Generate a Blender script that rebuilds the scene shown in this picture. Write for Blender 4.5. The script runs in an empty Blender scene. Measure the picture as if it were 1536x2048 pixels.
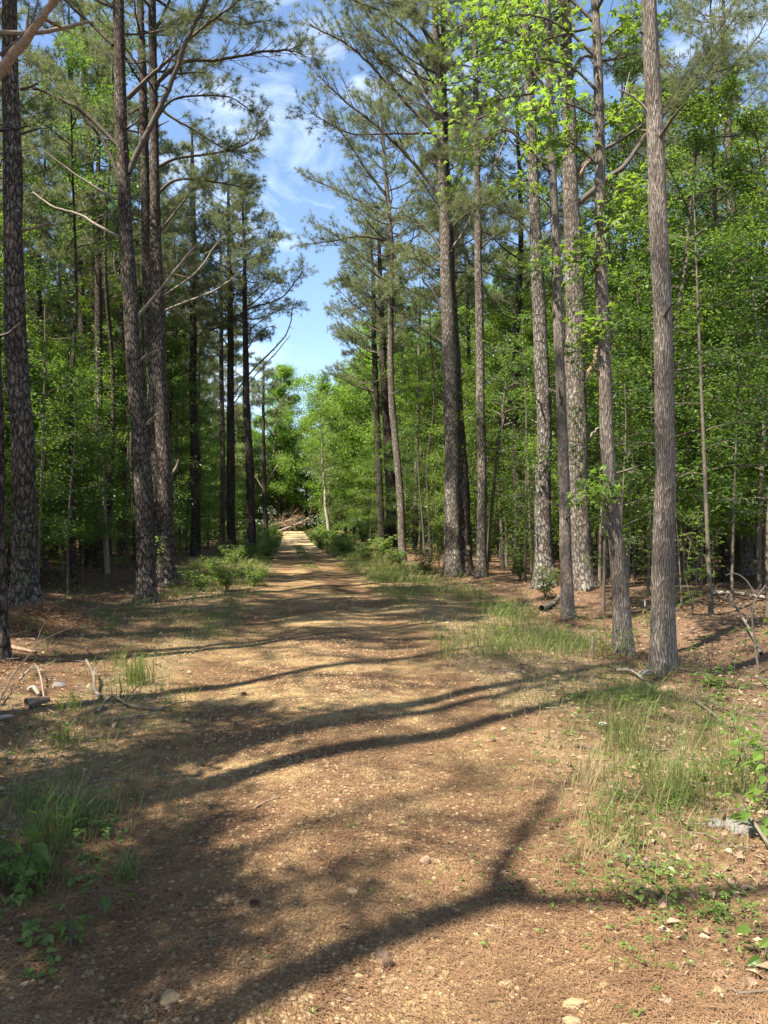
import bpy, math
import numpy as np

# ------------------------------------------------------------------ camera, sky, sun, exposure
SC = bpy.context.scene
COL = SC.collection
CAM_H, HZ, F = 1.6, 1045.0, 1536.0          # eye height, horizon row and focal length in photo pixels
cd = bpy.data.cameras.new('camera')
cam = bpy.data.objects.new('camera', cd)
COL.objects.link(cam)
cd.sensor_fit = 'VERTICAL'
cd.angle = 2 * math.atan(1024 / F)
cd.clip_start, cd.clip_end = 0.05, 2000
cam.location = (0, 0, CAM_H)
cam.rotation_euler = (math.radians(90) + math.atan((HZ - 1024) / F), 0, 0)
SC.camera = cam

SUN_EL = math.radians(56)
SUN_H = np.array([-0.77, -0.64])             # the sun stands behind the camera and to its left
w = bpy.data.worlds.new('World')
SC.world = w
w.use_nodes = True
nt = w.node_tree
nt.nodes.clear()
wo = nt.nodes.new('ShaderNodeOutputWorld')
bg = nt.nodes.new('ShaderNodeBackground')
sky = nt.nodes.new('ShaderNodeTexSky')
sky.sky_type = 'NISHITA'
sky.sun_disc = False
sky.sun_elevation = SUN_EL
sky.sun_rotation = math.atan2(SUN_H[0], SUN_H[1])
sky.air_density, sky.dust_density, sky.ozone_density = 1.0, 0.5, 2.4
tc = nt.nodes.new('ShaderNodeTexCoord')
mp = nt.nodes.new('ShaderNodeMapping')
mp.inputs['Scale'].default_value = (1.6, 1.6, 3.4)
mp.inputs['Rotation'].default_value = (0.2, 0.5, 0.3)
cn = nt.nodes.new('ShaderNodeTexNoise')
cn.inputs['Scale'].default_value = 2.6
cn.inputs['Detail'].default_value = 9
cn.inputs['Roughness'].default_value = 0.6
cn.inputs['Distortion'].default_value = 0.6
cr = nt.nodes.new('ShaderNodeMapRange')
cr.inputs['From Min'].default_value = 0.51
cr.inputs['From Max'].default_value = 0.86
cr.inputs['To Max'].default_value = 0.85
mx = nt.nodes.new('ShaderNodeMix')
mx.data_type = 'RGBA'
mx.inputs['B'].default_value = (7.2, 8.0, 9.2, 1)
nt.links.new(tc.outputs['Generated'], mp.inputs['Vector'])
nt.links.new(mp.outputs['Vector'], cn.inputs['Vector'])
nt.links.new(cn.outputs['Fac'], cr.inputs['Value'])
nt.links.new(cr.outputs['Result'], mx.inputs['Factor'])
nt.links.new(sky.outputs['Color'], mx.inputs['A'])
nt.links.new(mx.outputs['Result'], bg.inputs['Color'])
bg.inputs['Strength'].default_value = 0.085
nt.links.new(bg.outputs['Background'], wo.inputs['Surface'])

sl = bpy.data.lights.new('sun', 'SUN')
sl.energy = 5.0
sl.angle = math.radians(0.55)
sl.color = (1.0, 0.92, 0.78)
so = bpy.data.objects.new('sun', sl)
COL.objects.link(so)
from mathutils import Vector
sd = Vector((SUN_H[0] * math.cos(SUN_EL), SUN_H[1] * math.cos(SUN_EL), math.sin(SUN_EL)))
so.rotation_euler = sd.to_track_quat('Z', 'Y').to_euler()
so.location = (-20, -20, 40)

vs = SC.view_settings
vs.view_transform, vs.look, vs.gamma = 'Standard', 'None', 1.0
vs.exposure = 1.75
cy = SC.cycles
cy.max_bounces, cy.diffuse_bounces, cy.glossy_bounces = 6, 4, 2
cy.transmission_bounces, cy.transparent_max_bounces = 4, 4
cy.caustics_reflective = cy.caustics_refractive = False
cy.sample_clamp_indirect = 6

# ------------------------------------------------------------------ helpers
RNG = np.random.default_rng(11)
TAB = np.random.default_rng(5).random((256, 256))


def vnoise(x, y):
    x = np.asarray(x, float); y = np.asarray(y, float)
    xi = np.floor(x).astype(int); yi = np.floor(y).astype(int)
    fx = x - xi; fy = y - yi
    fx = fx * fx * (3 - 2 * fx); fy = fy * fy * (3 - 2 * fy)
    a = TAB[xi & 255, yi & 255]; b = TAB[(xi + 1) & 255, yi & 255]
    c = TAB[xi & 255, (yi + 1) & 255]; d = TAB[(xi + 1) & 255, (yi + 1) & 255]
    return (a * (1 - fx) + b * fx) * (1 - fy) + (c * (1 - fx) + d * fx) * fy


def fbm(x, y, o=4):
    s = 0; a = 0.5
    for i in range(o):
        s = s + a * (vnoise(np.asarray(x) * 2 ** i + 17.3 * i, np.asarray(y) * 2 ** i + 9.1 * i) - 0.5)
        a *= 0.5
    return s


def sstep(a, b, x):
    t = np.clip((np.asarray(x, float) - a) / (b - a), 0, 1)
    return t * t * (3 - 2 * t)


def nrm(v):
    v = np.asarray(v, float)
    return v / np.maximum(np.linalg.norm(v, axis=-1, keepdims=True), 1e-9)


RY = [-40, 0, 2.5, 3.75, 5.4, 8, 12, 16, 23.4, 44.7, 88, 100, 112, 150]
RX = [1.2, 0.0, -.2, -.24, -.38, -.65, -.92, -1.25, -2.1, -4.9, -10.4, -12.6, -17, -45]
RW = [1.6, 1.45, 1.45, 1.5, 1.55, 1.65, 1.7, 1.75, 1.55, 1.35, 1.4, 1.6, 1.6, 1.6]


def road_x(y):
    y = np.asarray(y, float)
    return (np.interp(y - .7, RY, RX) + np.interp(y, RY, RX) + np.interp(y + .7, RY, RX)) / 3


def road_w(y):
    return np.interp(y, RY, RW)


def road_d(x, y):                             # 0 on the centre line, 1 at the edge of the track
    return np.abs(np.asarray(x) - road_x(y)) / road_w(y)


MOUNDS = [(-5.0, 11.2, .9, .22), (-4.3, 9.3, .6, .10), (-5.9, 21, 1.6, .25), (4.3, 16.5, 1.5, .12), (3.6, 7.6, .8, .08), (5.5, 11.5, 1.4, .16),
          (-3.6, 7.1, .5, .12), (-8.5, 15, 1.6, .3), (8, 15, 2, .2)] \
    + [(x, y, .42, .11) for x, y in ((-4.08, 8.1), (-5.59, 12), (-4.92, 15.9), (-5.35, 18.9), (2.92, 8.06), (2.89, 9.3), (3.0, 12.6), (4.23, 16.4), (3.55, 17.0), (1.96, 22), (2.72, 21.4))]


def base_h(x, y):
    x = np.asarray(x, float); y = np.asarray(y, float)
    d = road_d(x, y)
    off = sstep(0.9, 2.6, d)
    h = fbm(x * .22, y * .22, 3) * .55 * off + fbm(x * .9 + 40, y * .9, 3) * .12 * off + fbm(x * 3.1, y * 3.1, 3) * .035 * (.35 + .65 * off)
    lat = (x - road_x(y)) / road_w(y)
    h = h - .03 * np.exp(-((np.abs(lat) - .55) / .22) ** 2) + .02 * np.exp(-(lat / .3) ** 2)
    for mx_, my_, ms, mh in MOUNDS:
        h = h + mh * np.exp(-((x - mx_) ** 2 + (y - my_) ** 2) / ms ** 2) * off
    return h + .5 * sstep(58, 95, y)


def ground_h(x, y):
    d = road_d(x, y)
    return base_h(x, y) - .05 * (1 - sstep(.82, 1.02, d))


def top_h(x, y):                              # the surface one walks on
    return np.maximum(ground_h(x, y), base_h(x, y) - .06 * sstep(.9, 1.2, road_d(x, y)))


def P(x, y, D):
    return np.array([(x - 768) / F * D, D, CAM_H + (HZ - y) / F * D])


def G(x, y):
    D = CAM_H * F / (y - HZ)
    X = (x - 768) / F * D
    return np.array([X, D, float(top_h(X, D))])


class Buf:
    def __init__(s):
        s.v, s.t, s.q, s.uv, s.n = [], [], [], [], 0

    def add(s, v, t=None, q=None, uv=None, m=0):
        v = np.asarray(v, float).reshape(-1, 3)
        if t is not None and len(t): s.t.append((np.asarray(t, int) + s.n, m))
        if q is not None and len(q): s.q.append((np.asarray(q, int) + s.n, m))
        s.v.append(v)
        s.uv.append(np.zeros((len(v), 2)) if uv is None else np.asarray(uv, float))
        s.n += len(v)

    def tube(s, p, r, sides=6, m=0, cap=True, rough=0, flare=0):
        p = np.asarray(p, float); k = len(p)
        r = np.broadcast_to(np.asarray(r, float), (k,))
        tg = nrm(np.gradient(p, axis=0))
        ax = nrm(p[-1] - p[0])
        ref = np.array([0.28, -.96, 0.0]) if abs(ax[2]) > .75 else np.array([0, 0, 1.0])
        a = nrm(np.cross(tg, ref)); b = np.cross(a, tg)
        th = np.linspace(0, 2 * math.pi, sides + 1)
        rr = np.repeat(r[:, None], sides + 1, 1)
        L = np.concatenate([[0], np.cumsum(np.linalg.norm(np.diff(p, axis=0), axis=1))])
        if rough or flare:
            cx, sx = np.cos(th)[None], np.sin(th)[None]
            n1 = fbm(cx * 1.3 + L[:, None] * .9 + 50 + p[0, 0] * 7, sx * 1.3 + L[:, None] * .35 + p[0, 1] * 3, 3)
            n2 = vnoise(cx * 5 + 90 + L[:, None] * 3, sx * 5 + 60 - L[:, None] * 2) - .5
            n3 = vnoise(cx * 1.1 + 20 + p[0, 1] * 5, sx * 1.1 + L[:, None] * 1.7 + p[0, 0]) ** 4
            rr = rr * (1 + rough * (2.0 * n1 + .6 * n2 + 1.3 * n3))
            if flare:
                lob = .5 + .5 * np.cos(th * 4 + p[0, 0] * 5) * .6 + .3 * np.cos(th * 7 + 1)
                rr = rr * (1 + flare * np.exp(-L[:, None] / .22) * (.5 + .8 * lob[None]) + .12 * np.exp(-L[:, None] / .9))
        v = p[:, None] + rr[..., None] * (np.cos(th)[None, :, None] * a[:, None] + np.sin(th)[None, :, None] * b[:, None])
        uv = np.stack([np.broadcast_to(th[None] * float(np.median(r)), (k, sides + 1)), np.repeat(L[:, None], sides + 1, 1)], -1)
        i = np.arange(k - 1)[:, None] * (sides + 1) + np.arange(sides)[None]
        q = np.stack([i, i + 1, i + sides + 2, i + sides + 1], -1).reshape(-1, 4)
        s.add(v.reshape(-1, 3), q=q, uv=uv.reshape(-1, 2), m=m)
        if cap:
            c = np.concatenate([v[-1, :sides], [p[-1] + tg[-1] * r[-1] * .3]])
            j = np.arange(sides)
            s.add(c, t=np.stack([j, (j + 1) % sides, np.full(sides, sides)], -1), uv=np.repeat([[0, L[-1]]], sides + 1, 0), m=m)

    def leaves(s, pos, d, up, size, width=.55, fold=.18, m=0):
        """pointed folded leaves: base, left, tip, right"""
        n = len(pos)
        if n == 0: return
        d = nrm(d); sd_ = nrm(np.cross(d, up)); un = np.cross(sd_, d)
        size = np.broadcast_to(np.asarray(size, float), (n,))[:, None]
        wv = sd_ * size * width * .5
        mid = pos + d * size * .42 + un * size * fold
        v = np.stack([pos, mid + wv, pos + d * size - un * size * .08, mid - wv], 1).reshape(-1, 3)
        i = np.arange(n)[:, None] * 4
        s.add(v, t=np.concatenate([i + [[0, 2, 1]], i + [[0, 3, 2]]]), m=m)

    def ovals(s, pos, d, up, size, width=.6, m=0):
        """rounded pointed leaves folded along the midrib, with a drooping tip"""
        n = len(pos)
        if n == 0: return
        d = nrm(d); sd_ = nrm(np.cross(d, up)); un = np.cross(sd_, d)
        size = np.broadcast_to(np.asarray(size, float), (n,))[:, None]
        T = np.array([0, .18, .42, .70, 1.0]); W = np.array([.04, .78, 1.0, .66, .0]) * width * .5
        vs_ = []
        for t, w_ in zip(T, W):
            c = pos + d * size * t - un * size * .28 * t * t
            vs_ += [c, c + sd_ * size * w_ + un * size * w_ * .35, c - sd_ * size * w_ + un * size * w_ * .35]
        v = np.stack(vs_, 1).reshape(-1, 3)
        f = np.array([q for k in range(4) for q in ((3 * k, 3 * k + 1, 3 * k + 4, 3 * k + 3), (3 * k, 3 * k + 3, 3 * k + 5, 3 * k + 2))])
        s.add(v, q=(np.arange(n)[:, None, None] * 15 + f[None]).reshape(-1, 4), m=m)

    def stars(s, pos, d, up, size, m=0):
        """five-lobed leaves"""
        n = len(pos)
        if n == 0: return
        d = nrm(d); sd_ = nrm(np.cross(d, up)); un = np.cross(sd_, d)
        ang = np.radians([180, 140, 105, 78, 52, 26, 0, -26, -52, -78, -105, -140])
        rad = np.array([.12, .38, .82, .36, .95, .40, 1.05, .40, .95, .36, .82, .38])
        size = np.broadcast_to(np.asarray(size, float), (n,))[:, None, None] * .58
        o = (np.cos(ang) * rad)[None, :, None] * d[:, None] + (np.sin(ang) * rad)[None, :, None] * sd_[:, None] \
            - (.28 * rad ** 2)[None, :, None] * un[:, None]
        c = pos + d * size[:, 0] * .12
        v = np.concatenate([c[:, None], c[:, None] + o * size], 1)
        k = len(ang)
        j = np.arange(k)
        f = np.stack([np.zeros(k, int), 1 + j, 1 + (j + 1) % k], -1)
        s.add(v.reshape(-1, 3), t=(np.arange(n)[:, None, None] * (k + 1) + f[None]).reshape(-1, 3), m=m)

    def tufts(s, pos, d, n, ln, wd, rng, m=0, spread=.85, back=.08):
        """brushes of pine needles round shoot tips"""
        k = len(pos)
        if k == 0: return
        d = nrm(d)
        r = rng.normal(size=(k, n, 3)); r = nrm(r)
        nd = nrm(d[:, None] * .62 + r * spread)
        st = pos[:, None] - d[:, None] * (rng.random((k, n, 1)) * back)
        le = ln * (.7 + .5 * rng.random((k, n, 1)))
        sd_ = nrm(np.cross(nd, rng.normal(size=(k, n, 3)))) * wd * .5
        tip = st + nd * le + np.array([0, 0, -1]) * le * .10
        v = np.stack([st - sd_, st + sd_, tip], 2).reshape(-1, 3)
        s.add(v, t=np.arange(len(v)).reshape(-1, 3), m=m)

    def blades(s, pos, h, lean, wd, rng, m=0):
        """grass blades, three bent segments each"""
        n = len(pos)
        if n == 0: return
        h = np.broadcast_to(np.asarray(h, float), (n,))[:, None]
        az = rng.random(n) * 2 * math.pi
        hd = np.stack([np.cos(az), np.sin(az), 0 * az], -1)
        le = (lean * (.3 + 1.1 * rng.random(n)))[:, None]
        sd_ = np.stack([-np.sin(az + .7), np.cos(az + .7), 0 * az], -1) * (np.broadcast_to(np.asarray(wd, float), (n,))[:, None]) * .5
        up = np.array([0, 0, 1.0])
        p1 = pos + up * h * .42 + hd * h * le * .12
        p2 = pos + up * h * .78 + hd * h * le * .42
        p3 = pos + up * h * (1 - .35 * le) + hd * h * le * .95
        v = np.stack([pos - sd_, pos + sd_, p1 - sd_ * .9, p1 + sd_ * .9, p2 - sd_ * .6, p2 + sd_ * .6, p3], 1).reshape(-1, 3)
        i = np.arange(n)[:, None] * 7
        s.add(v, t=i + [[4, 5, 6]], q=np.concatenate([i + [[0, 1, 3, 2]], i + [[2, 3, 5, 4]]]), m=m)

    def mesh(s, name, mats, smooth=False):
        me = bpy.data.meshes.new(name)
        v = np.concatenate(s.v)
        me.vertices.add(len(v)); me.vertices.foreach_set('co', v.ravel())
        lo, st, mi, c = [], [], [], 0
        for lst, k in ((s.t, 3), (s.q, 4)):
            for f, m in lst:
                lo.append(f.ravel()); st.append(c + np.arange(len(f)) * k); mi.append(np.full(len(f), m)); c += f.size
        lo = np.concatenate(lo)
        me.loops.add(len(lo)); me.loops.foreach_set('vertex_index', lo.astype(np.int32))
        st = np.concatenate(st); mi = np.concatenate(mi)
        me.polygons.add(len(st)); me.polygons.foreach_set('loop_start', st.astype(np.int32))
        me.polygons.foreach_set('material_index', mi.astype(np.int32))
        me.polygons.foreach_set('use_smooth', np.full(len(st), bool(smooth)))
        ul = me.uv_layers.new(name='UVMap')
        ul.data.foreach_set('uv', np.concatenate(s.uv)[lo].ravel())
        for m in (mats if isinstance(mats, (list, tuple)) else [mats]): me.materials.append(m)
        me.update(calc_edges=True)
        return me

    def obj(s, name, mats, parent=None, smooth=False):
        return link(name, s.mesh(name, mats, smooth), parent)


def link(name, me, parent=None):
    o = bpy.data.objects.new(name, me)
    COL.objects.link(o)
    if parent is not None: o.parent = parent
    return o


def tag(o, label=None, cat=None, group=None, kind=None):
    if label: o['label'] = label
    if cat: o['category'] = cat
    if group: o['group'] = group
    if kind: o['kind'] = kind
    return o


def thing(name, label, cat, loc, group=None, rz=0, sc=1):
    o = bpy.data.objects.new(name, None)
    COL.objects.link(o)
    o.empty_display_size = .2
    o.location = loc; o.rotation_euler = (0, 0, rz); o.scale = (sc, sc, sc)
    return tag(o, label, cat, group)


def copy_thing(src, loc, rz, sc, label, group):
    c = src.copy(); COL.objects.link(c)
    c.location = loc; c.rotation_euler = (0, 0, rz); c.scale = (sc, sc, sc)
    tag(c, label, None, group)
    for ch in src.children:
        d = ch.copy(); COL.objects.link(d); d.parent = c
        for g in ch.children:
            e = g.copy(); COL.objects.link(e); e.parent = d
    return c


# ------------------------------------------------------------------ materials
class N:
    def __init__(s, name):
        s.m = bpy.data.materials.new(name); s.m.use_nodes = True
        s.t = s.m.node_tree; s.t.nodes.clear()
        s.out = s.t.nodes.new('ShaderNodeOutputMaterial')

    def n(s, kind, **kw):
        x = s.t.nodes.new('ShaderNode' + kind)
        for k, v in kw.items():
            if k in x.inputs: s.set(x.inputs[k], v)
            else: setattr(x, k, v)
        return x

    def set(s, i, v):
        if hasattr(v, 'is_linked') or isinstance(v, bpy.types.NodeSocket): s.t.links.new(v, i)
        else: i.default_value = v

    def math(s, op, a, b=0.0, c=None):
        x = s.n('Math', operation=op); s.set(x.inputs[0], a); s.set(x.inputs[1], b)
        if c is not None: s.set(x.inputs[2], c)
        return x.outputs[0]

    def mix(s, f, a, b, mode='MIX'):
        x = s.n('Mix', data_type='RGBA', blend_type=mode)
        s.set(x.inputs['Factor'], f)
        for k, v in (('A', a), ('B', b)):
            s.set(x.inputs[k], v if isinstance(v, bpy.types.NodeSocket) else (*v, 1))
        return x.outputs['Result']

    def rng(s, v, a, b, lo=0.0, hi=1.0):
        x = s.n('MapRange'); s.set(x.inputs['Value'], v)
        for k, q in (('From Min', a), ('From Max', b), ('To Min', lo), ('To Max', hi)): x.inputs[k].default_value = q
        return x.outputs['Result']

    def noise(s, vec, scale, detail=3, rough=.55, dist=0.0):
        x = s.n('TexNoise'); s.set(x.inputs['Vector'], vec)
        for k, q in (('Scale', scale), ('Detail', detail), ('Roughness', rough), ('Distortion', dist)): x.inputs[k].default_value = q
        return x.outputs['Fac']

    def mapv(s, vec, scale, rot=(0, 0, 0), loc=(0, 0, 0)):
        x = s.n('Mapping'); s.set(x.inputs['Vector'], vec)
        x.inputs['Scale'].default_value = scale; x.inputs['Rotation'].default_value = rot; x.inputs['Location'].default_value = loc
        return x.outputs['Vector']

    def bump(s, h, st, d):
        x = s.n('Bump'); s.set(x.inputs['Height'], h); x.inputs['Strength'].default_value = st; x.inputs['Distance'].default_value = d
        return x.outputs['Normal']

    def done(s, shader):
        s.t.links.new(shader, s.out.inputs['Surface']); return s.m


def leaf_mat(name, dark, light, trans, tmix=.42, rough=.42, spec=.35):
    k = N(name)
    geo = k.n('NewGeometry'); oi = k.n('ObjectInfo')
    f = k.math('ADD', k.math('MULTIPLY', geo.outputs['Random Per Island'], .75), k.math('MULTIPLY', oi.outputs['Random'], .35))
    c = k.mix(f, dark, light)
    p = k.n('BsdfPrincipled', **{'Base Color': c, 'Roughness': rough})
    p.inputs['Specular IOR Level'].default_value = spec
    t = k.n('BsdfTranslucent', Color=k.mix(f, tuple(x * .8 for x in trans), trans))
    m = k.n('MixShader', Fac=tmix)
    k.t.links.new(p.outputs[0], m.inputs[1]); k.t.links.new(t.outputs[0], m.inputs[2])
    return k.done(m.outputs[0])


def plain_mat(name, a, b, rough=.9, scale=30, bumpd=0.0):
    k = N(name)
    tcn = k.n('TexCoord')
    f = k.noise(tcn.outputs['Object'], scale, 4)
    geo = k.n('NewGeometry')
    g = k.math('ADD', k.rng(f, .3, .7, 0, .6), k.math('MULTIPLY', geo.outputs['Random Per Island'], .4))
    p = k.n('BsdfPrincipled', **{'Base Color': k.mix(g, a, b), 'Roughness': rough})
    p.inputs['Specular IOR Level'].default_value = .2
    if bumpd: k.t.links.new(k.bump(f, .8, bumpd), p.inputs['Normal'])
    return k.done(p.outputs[0])


def pine_bark(name, crack, plate, pale, lichen=0.0):
    k = N(name)
    uv = k.n('UVMap').outputs['UV']
    oi = k.n('ObjectInfo')
    wob = k.n('TexNoise'); k.set(wob.inputs['Vector'], k.mapv(uv, (13, 5, 1))); wob.inputs['Scale'].default_value = 1; wob.inputs['Detail'].default_value = 6; wob.inputs['Roughness'].default_value = .7
    va = k.n('VectorMath', operation='MULTIPLY_ADD')
    k.set(va.inputs[0], wob.outputs['Color']); va.inputs[1].default_value = (.12, .30, 0); k.set(va.inputs[2], uv)
    big = k.noise(k.mapv(uv, (2.4, .7, 1)), 1, 5, .65)
    patchy = k.noise(k.mapv(uv, (6, 2.2, 1), (0, 0, 0), (7, 2, 0)), 1, 4, .6)
    d1 = k.n('TexVoronoi', feature='DISTANCE_TO_EDGE', voronoi_dimensions='2D'); k.set(d1.inputs['Vector'], k.mapv(va.outputs[0], (25, 5.2, 1))); d1.inputs['Scale'].default_value = 1
    d2 = k.n('TexVoronoi', feature='DISTANCE_TO_EDGE', voronoi_dimensions='2D'); k.set(d2.inputs['Vector'], k.mapv(va.outputs[0], (46, 14, 1))); d2.inputs['Scale'].default_value = 1
    ce = k.n('TexVoronoi', feature='F1', voronoi_dimensions='2D'); k.set(ce.inputs['Vector'], k.mapv(va.outputs[0], (46, 14, 1))); ce.inputs['Scale'].default_value = 1
    cell = k.n('SeparateColor'); k.set(cell.inputs['Color'], ce.outputs['Color'])
    fine = k.noise(k.mapv(uv, (80, 24, 1)), 1, 6, .72)
    e1 = k.rng(d1.outputs['Distance'], .0, .22)
    e2 = k.rng(d2.outputs['Distance'], .0, .14, .45, 1)
    edge = k.math('MULTIPLY', e1, k.math('MAXIMUM', e2, k.rng(patchy, .42, .6)))
    flake = k.math('MULTIPLY', k.rng(cell.outputs['Red'], .62, .78), k.rng(patchy, .40, .58))
    col = k.mix(k.rng(fine, .36, .70), plate, tuple(.55 * p_ + .45 * q_ for p_, q_ in zip(plate, pale)))
    col = k.mix(k.math('MULTIPLY', flake, .85), col, pale)
    col = k.mix(k.rng(big, .42, .60, .0, .85), col, k.mix(.8, col, (plate[0] * .55, plate[1] * .48, plate[2] * .44)))
    if lichen:
        ln = k.noise(k.mapv(uv, (9, 4, 1), (0, 0, 0), (3, 5, 0)), 1, 7, .75)
        col = k.mix(k.rng(ln, .55 - lichen * .06, .64, 0, .7), col, (.40, .41, .35))
    dark = k.math('MULTIPLY', edge, k.rng(fine, .34, .52, .35, 1))
    col = k.mix(dark, crack, col)
    h = k.math('ADD', k.math('MULTIPLY', e1, .9), k.math('MULTIPLY', fine, .5))
    h = k.math('ADD', h, k.math('MULTIPLY', k.math('MULTIPLY', e2, cell.outputs['Green']), .4))
    p = k.n('BsdfPrincipled', **{'Base Color': col, 'Roughness': .93})
    p.inputs['Specular IOR Level'].default_value = .12
    k.t.links.new(k.bump(h, 1.0, .03), p.inputs['Normal'])
    return k.done(p.outputs[0])


def ridge_bark(name, crack, mid, pale):
    k = N(name)
    uv = k.n('UVMap').outputs['UV']
    wob = k.n('TexNoise'); k.set(wob.inputs['Vector'], k.mapv(uv, (7, 4, 1))); wob.inputs['Scale'].default_value = 1; wob.inputs['Detail'].default_value = 3
    va = k.n('VectorMath', operation='MULTIPLY_ADD')
    k.set(va.inputs[0], wob.outputs['Color']); va.inputs[1].default_value = (.05, .14, 0); k.set(va.inputs[2], uv)
    d1 = k.n('TexVoronoi', feature='DISTANCE_TO_EDGE', voronoi_dimensions='2D'); k.set(d1.inputs['Vector'], k.mapv(va.outputs[0], (84, 5.5, 1))); d1.inputs['Scale'].default_value = 1
    fine = k.noise(k.mapv(uv, (110, 22, 1)), 1, 5, .65)
    big = k.noise(k.mapv(uv, (5, 2, 1)), 1, 4)
    edge = k.rng(d1.outputs['Distance'], .0, .3)
    tone = k.math('ADD', k.math('MULTIPLY', edge, .38), k.rng(fine, .38, .68, 0, .78))
    col = k.mix(tone, crack, k.mix(k.rng(big, .36, .64), mid, pale))
    sp = k.noise(k.mapv(uv, (26, 12, 1), (0, 0, 0), (5, 1, 0)), 1, 6, .75)
    col = k.mix(k.rng(sp, .56, .66, 0, .55), col, (.42, .41, .36))
    sc2 = k.noise(k.mapv(uv, (3, 1.1, 1), (0, 0, 0), (9, 4, 0)), 1, 5, .6)
    col = k.mix(k.rng(sc2, .46, .62, 0, .6), col, k.mix(.7, col, (.07, .055, .045)))
    p = k.n('BsdfPrincipled', **{'Base Color': col, 'Roughness': .9})
    p.inputs['Specular IOR Level'].default_value = .15
    k.t.links.new(k.bump(k.math('ADD', edge, k.math('MULTIPLY', fine, .5)), 1.0, .014), p.inputs['Normal'])
    return k.done(p.outputs[0])


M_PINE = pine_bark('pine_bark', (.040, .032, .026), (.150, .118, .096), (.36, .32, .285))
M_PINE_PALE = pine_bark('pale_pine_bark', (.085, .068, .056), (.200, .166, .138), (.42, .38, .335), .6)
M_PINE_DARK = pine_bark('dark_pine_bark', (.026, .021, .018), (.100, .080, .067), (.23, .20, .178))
M_LICHEN = pine_bark('lichen_bark', (.05, .04, .033), (.185, .155, .13), (.40, .37, .33), 1.1)
M_RIDGE = ridge_bark('ridged_bark', (.075, .062, .051), (.225, .185, .15), (.385, .335, .285))
M_SMOOTH = plain_mat('sapling_bark', (.055, .044, .035), (.16, .135, .108), .85, 14, .004)
M_PALEBARK = plain_mat('pale_sapling_bark', (.20, .175, .135), (.40, .36, .295), .85, 18, .004)
M_TWIG = plain_mat('twig_wood', (.055, .042, .034), (.15, .12, .10), .9, 20)
M_LIMB = plain_mat('limb_bark', (.040, .032, .026), (.135, .112, .094), .9, 24, .006)
M_DEAD = plain_mat('dead_wood', (.125, .10, .08), (.30, .255, .21), .85, 26, .006)
M_DEADGREY = plain_mat('weathered_wood', (.085, .066, .050), (.22, .18, .14), .9, 26, .006)
M_DEADBROWN = plain_mat('brown_dead_wood', (.085, .058, .040), (.34, .235, .155), .88, 34, .012)
M_NEEDLE = leaf_mat('pine_needles', (.090, .115, .052), (.200, .225, .108), (.25, .29, .10), .38, .5, .3)
M_LEAF = leaf_mat('green_leaves', (.038, .082, .018), (.122, .186, .036), (.28, .42, .045), .47)
M_LEAF_DARK = leaf_mat('dark_green_leaves', (.028, .064, .017), (.088, .150, .034), (.19, .33, .042), .43)
M_LEAF_LIGHT = leaf_mat('fresh_leaves', (.065, .135, .024), (.150, .235, .045), (.33, .52, .06), .48)
M_LEAF_HAZED = leaf_mat('hazed_far_leaves', (.085, .130, .045), (.190, .240, .090), (.34, .44, .12), .45)  # distance haze put into the leaf colour: paler, greyer green for far trees
M_GRASS = leaf_mat('grass_blades', (.075, .115, .028), (.190, .220, .070), (.24, .32, .06), .36, .5)
M_GRASS_DRY = leaf_mat('dry_grass_blades', (.24, .19, .09), (.42, .34, .19), (.34, .26, .10), .25, .6)
M_COVER = leaf_mat('ground_cover_leaves', (.060, .110, .025), (.150, .210, .050), (.24, .36, .06), .35)
M_STRAW = plain_mat('pine_straw', (.095, .050, .027), (.300, .178, .097), .8, 3)
M_STONE = plain_mat('tan_stone', (.21, .142, .072), (.44, .33, .19), .85, 40, .003)
M_GREYSTONE = plain_mat('grey_stone', (.10, .09, .08), (.26, .24, .22), .9, 20, .01)
M_CONE = plain_mat('pine_cone_scales', (.16, .105, .075), (.36, .25, .18), .85, 60)
M_DEADLEAF = plain_mat('dead_leaves', (.15, .09, .055), (.42, .31, .21), .75, 20)
M_WHITE = plain_mat('white_plastic', (.75, .75, .72), (.85, .85, .83), .5, 20)


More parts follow.
